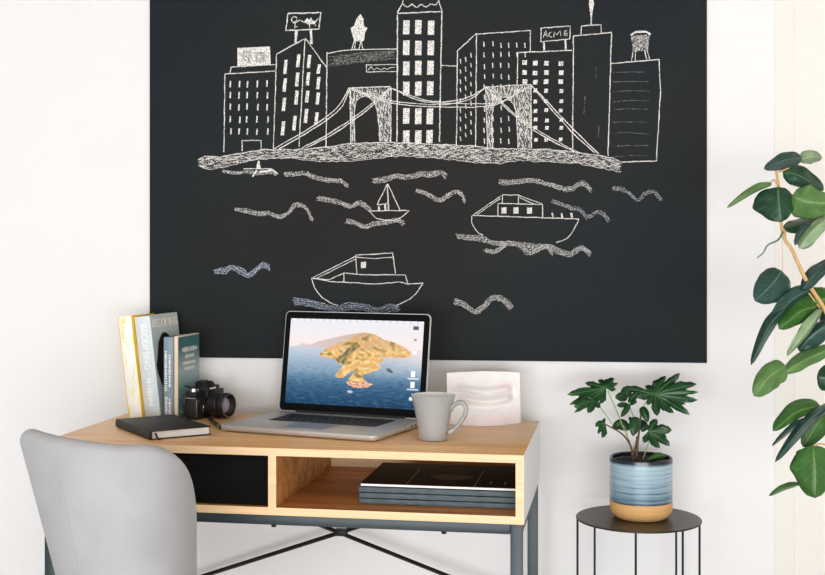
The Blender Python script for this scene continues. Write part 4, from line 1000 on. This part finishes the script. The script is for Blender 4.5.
fl = [ # mid points, hw left, hw right, depths, material, dL, dR
 ([(802,158),(785,160),(764,169)], 8.5, 7.5, (FY,FY-.06), 'leaf_bl', .02,.0),
 ([(799,160),(810,157),(822,158)], 7, 6.5, (FY+.02,FY+.05), 'leaf_gy', .0,.02),
 ([(783,171),(800,176),(824,190)], 9.5, 11, (FY+.01,FY+.03), 'leaf_dk', .02,.0),
 ([(792,196),(808,202),(833,203)], 16, 17, (FY-.03,FY-.05), 'leaf_lt', .01,.02),
 ([(778,187),(779,203),(781,222)], 16, 26, (FY-.02,FY-.04), 'leaf_dk', .01,.02),
 ([(772,184),(755,190),(727,208)], 2.5, 5, (FY,FY-.05), 'leaf_lt', .02,.0),
 ([(783,228),(800,224),(820,218)], 6, 8, (FY,FY+.04), 'leaf_dk', .02,.0),
 ([(799,248),(812,232),(834,212)], 7, 9, (FY-.05,FY-.03), 'leaf_gy', .02,.0),
 ([(812,224),(802,232),(795,245)], 4, 5, (FY-.02,FY-.03), 'leaf_bl', .02,.0),
 ([(782,271),(772,284),(755,301)], 19, 15, (FY-.01,FY-.05), 'leaf_bl', .015,.01),
 ([(812,289),(792,300),(769,324)], 6, 10, (FY,FY-.04), 'leaf_bl', .02,.0),
 ([(786,308),(770,325),(751,365)], 5, 7, (FY-.03,FY-.07), 'leaf_bl', .02,.02),
 ([(803,289),(814,275),(834,258)], 8, 8, (FY-.02,FY+.02), 'leaf_bl', .02,.0),
 ([(808,306),(818,300),(836,298)], 13, 12, (FY+.01,FY), 'leaf_md', .02,.0),
 ([(818,306),(800,312),(779,329)], 10, 15, (FY,FY-.03), 'leaf_md', .0,.02),
 ([(822,309),(808,330),(787,356)], 3, 8, (FY-.02,FY-.06), 'leaf_gy', .03,.0),
 ([(799,351),(812,335),(836,318)], 8, 13, (FY+.0,FY-.02), 'leaf_bl', .02,.0),
 ([(785,372),(805,360),(838,345)], 9, 8, (FY-.04,FY-.02), 'leaf_lt', .02,.0),
 ([(786,366),(770,376),(754,396)], 14, 13, (FY-.04,FY-.07), 'leaf_lt', .01,.01),
 ([(817,377),(828,378),(845,378)], 13, 13, (FY,FY), 'leaf_dk', .01,.0),
 ([(820,406),(797,412),(773,431)], 7, 11, (FY,FY-.05), 'leaf_md', .0,.02),
 ([(832,402),(805,424),(775,462)], 6, 5.5, (FY-.02,FY-.07), 'leaf_bl', .02,.02),
 ([(808,418),(792,428),(772,446)], 2.5, 4, (FY-.01,FY-.04), 'leaf_bl', .02,.0),
 ([(824,412),(815,428),(803,447)], 12, 11, (FY+.02,FY+.01), 'leaf_md', .0,.0),
 ([(813,445),(815,470),(815,498)], 18, 23, (FY-.05,FY-.07), 'leaf_md', .02,.02),
 ([(800,484),(785,488),(769,496)], 2, 4.5, (FY-.02,FY-.05), 'leaf_md', .02,.0),
 ([(810,448),(802,452),(796,453)], 3, 3, (FY,FY), 'dead', .0,.0),
 ([(832,240),(842,255),(850,285)], 16, 16, (FY,FY-.04), 'leaf_dk', .01,.01),
 ([(836,410),(845,425),(848,450)], 14, 14, (FY,FY-.04), 'leaf_dk', .01,.01),
 ([(828,300),(834,325),(842,345)], 10, 12, (FY+.02,FY), 'leaf_dk', .01,.01)]
for i, (mid, a, b, dd, mm, dL, dR) in enumerate(fl):
    leaf_grid(fp, 'leaf', mid, a, b, dd, M[mm], dL, dR, cup=.008, wav=.004, shape=.3, nu=12, nv=20, seed=i+20)
for pts in ([(779,172,FY),(790,167,FY),(800,160,FY)], [(778,186,FY),(774,180,FY),(768,185,FY)], [(781,222,FY),(788,214,FY-.01),(794,198,FY-.03)], [(820,308,FY),(814,300,FY),(808,292,FY)],
            [(836,448,FY-.02),(822,444,FY-.04),(813,446,FY-.05)], [(828,402,FY),(824,406,FY),(818,407,FY)], 
            [(785,240,FY-.01),(785,233,FY),(784,228,FY)]):
    stem(fp, 'petiole', pts, .0018, M['stem_tan'])
stem(fp, 'dry_twig', [(783,232,FY-.01),(778,240,FY-.02),(768,245,FY-.02),(763,253,FY-.02),(757,258,FY-.02)], (.0022,.0012), M['leaf_bl'])
stem(fp, 'aerial_string', [(782,238,FY-.01),(782.5,262,FY-.01),(782.5,290,FY-.01)], .0005, M['stem_tan'])

# ------------------------------------------------------------------ upholstered chair
base_pts = [(-.725,2.185),(-.667,2.128),(-.602,2.098),(-.533,2.090),(-.468,2.108),(-.427,2.150),(-.407,2.205),(-.405,2.262)]
cen = Vector((-.52, 2.10))
face = Vector((-.30, .954)).normalized()
chx, chy = -.53+face.x*.20, 2.10+face.y*.20
chair = empty('upholstered_chair', (chx, chy, 0), 0, 'light grey velvet chair with a curved back in front of the desk', 'chair')
arc = spline([(x, y, 0) for x, y in base_pts], 6); NA = len(arc)
for _ in range(25): arc = [arc[0]]+[(arc[i-1]+arc[i]*2+arc[i+1])/4 for i in range(1, NA-1)]+[arc[-1]]
def shell_pt(s, t, off=0):
    """s 0..1 along the back from left to right, t 0 bottom..1 top; off towards the sitter"""
    k = s*(NA-1); i0 = min(int(k), NA-2); p = arc[i0].lerp(arc[i0+1], k-i0)
    tg = (arc[min(i0+1, NA-1)]-arc[max(i0-1, 0)]).normalized(); nn = Vector((-tg.y, tg.x, 0))
    e = abs(s*2-1)
    r = .10 if s > .5 else .062
    ds = (1-s if s > .5 else s)*.46
    drop = 0
    if s > .5 and ds < .215: drop = .19*(1-math.sqrt(max(0, 1-((.215-ds)/.215)**2)))
    if s <= .5 and ds < .022: drop = .022*(1-math.sqrt(max(0, 1-((.022-ds)/.022)**2)))
    ztop = .846-.022*min(1, s/.5)-drop
    zb = .40; z = zb+(ztop-zb)*t
    # narrowing towards the bottom about the middle of the back
    mid_ = Vector((-.50, 2.13, 0)); nar = (.846-z)*.68
    sh = Vector((1, -.12, 0))*nar*.42*max(0, 1-s)**2.2
    q3 = p+sh+nn*off-nn*0
    q3 += Vector((face.x, face.y, 0))*(-.05*(z-.6)*0)
    return Vector((q3.x-chx, q3.y-chy, z))
bm = bmesh.new(); ns, ntt, TK = 40, 26, .036
g = {}
for side, off in ((0, 0), (1, TK)):
    for i in range(ns+1):
        for j in range(ntt+1):
            s, t = i/ns, j/ntt
            o_ = off
            g[side, i, j] = bm.verts.new(shell_pt(s, t, o_)+Vector((0,0,-.006 if (j == ntt) else 0)))
for side in (0, 1):
    for i in range(ns):
        for j in range(ntt): bm.faces.new((g[side,i,j], g[side,i+1,j], g[side,i+1,j+1], g[side,i,j+1]))
# rounded rim: middle ring a little proud
def rim(loop):
    md = []
    for (i, j) in loop:
        a, b = g[0,i,j].co, g[1,i,j].co; s, t = i/ns, j/ntt; m3 = (a+b)/2; out = Vector((0,0,0))
        if j == ntt: out += Vector((0,0,.012))
        if i == 0: out += (g[0,0,j].co-g[0,1,j].co).normalized()*.012
        if i == ns: out += (g[0,ns,j].co-g[0,ns-1,j].co).normalized()*.012
        md.append(bm.verts.new(m3+out))
    for k in range(len(loop)-1):
        (i, j), (i2, j2) = loop[k], loop[k+1]
        bm.faces.new((g[0,i,j], g[0,i2,j2], md[k+1], md[k])); bm.faces.new((md[k], md[k+1], g[1,i2,j2], g[1,i,j]))
rim([(0, j) for j in range(ntt+1)]+[(i, ntt) for i in range(1, ns+1)]+[(ns, j) for j in range(ntt-1, -1, -1)])
for i in range(ns): bm.faces.new((g[0,i,0], g[0,i+1,0], g[1,i+1,0], g[1,i,0]))
bk = obj('backrest', bm, M['velvet'], chair, smooth=True)
sb = bk.modifiers.new('s', 'SUBSURF'); sb.levels = 1; sb.render_levels = 2
# seam: fine piping down the outside
bm = bmesh.new(); tube(bm, [shell_pt(.205+.05*(1-t), t, -.0006) for t in [k/30 for k in range(0, 26)]], .0009, 6); obj('seam', bm, M['seam'], bk, smooth=True)
bpy.context.view_layer.update()
fa = math.atan2(face.y, face.x)-PI/2
bm = bmesh.new(); slab(bm, [(rrect(-.20, .20, -.20, .21, .09, 8), .40), (rrect(-.215, .215, -.21, .225, .10, 8), .415), (rrect(-.215, .215, -.21, .225, .10, 8), .455), (rrect(-.20, .20, -.195, .21, .09, 8), .475), (rrect(-.16, .16, -.16, .17, .08, 8), .482)])
bmesh.ops.transform(bm, matrix=Matrix.Rotation(fa, 4, 'Z') @ Matrix.Scale(.78, 4, (1,0,0)), verts=bm.verts)
obj('seat', bm, M['velvet'], chair, smooth=True)
for sx in (-1, 1):
    for sy in (-1, 1):
        bm = bmesh.new(); tube(bm, [(sx*.13, sy*.14, .40), (sx*.17, sy*.19, 0.001)], [.012, .008], 12)
        bmesh.ops.transform(bm, matrix=Matrix.Rotation(fa, 4, 'Z'), verts=bm.verts); obj('leg', bm, M['blackm'], chair, smooth='auto')

# ------------------------------------------------------------------ light
sc = bpy.context.scene
wd = bpy.data.worlds.new('daylight'); sc.world = wd; wd.use_nodes = True
bg = wd.node_tree.nodes['Background']; bg.inputs[0].default_value = (.975, .985, 1, 1); bg.inputs[1].default_value = .46
def area(name, loc, target, sx, sy, power, col):
    ld = bpy.data.lights.new(name, 'AREA'); ld.shape = 'RECTANGLE'; ld.size = sx; ld.size_y = sy; ld.energy = power; ld.color = col
    o = bpy.data.objects.new(name, ld); C.objects.link(o); o.location = loc
    o.rotation_euler = (Vector(target)-Vector(loc)).to_track_quat('-Z', 'Y').to_euler(); return o
area('window_light', (-2.6, .6, 1.7), (-.2, 2.9, .95), 1.8, 1.6, 2, (1, .995, .99))
area('rear_fill_light', (-.5, -3.4, .7), (0, 3, .45), 5.2, 1.3, 262, (.965, .985, 1))  # added fill from behind the camera, brightens the lower wall
area('warm_top_fill', (-.4, .4, 2.7), (-.2, 2.6, .9), 1.2, 1.2, 2, (1, .75, .55))  # added warm fill from above, stands in for ceiling bounce
sc.view_settings.view_transform = 'Standard'; sc.view_settings.look = 'None'; sc.view_settings.gamma = 1; sc.view_settings.use_curve_mapping = False
sc.view_settings.exposure = 0.14
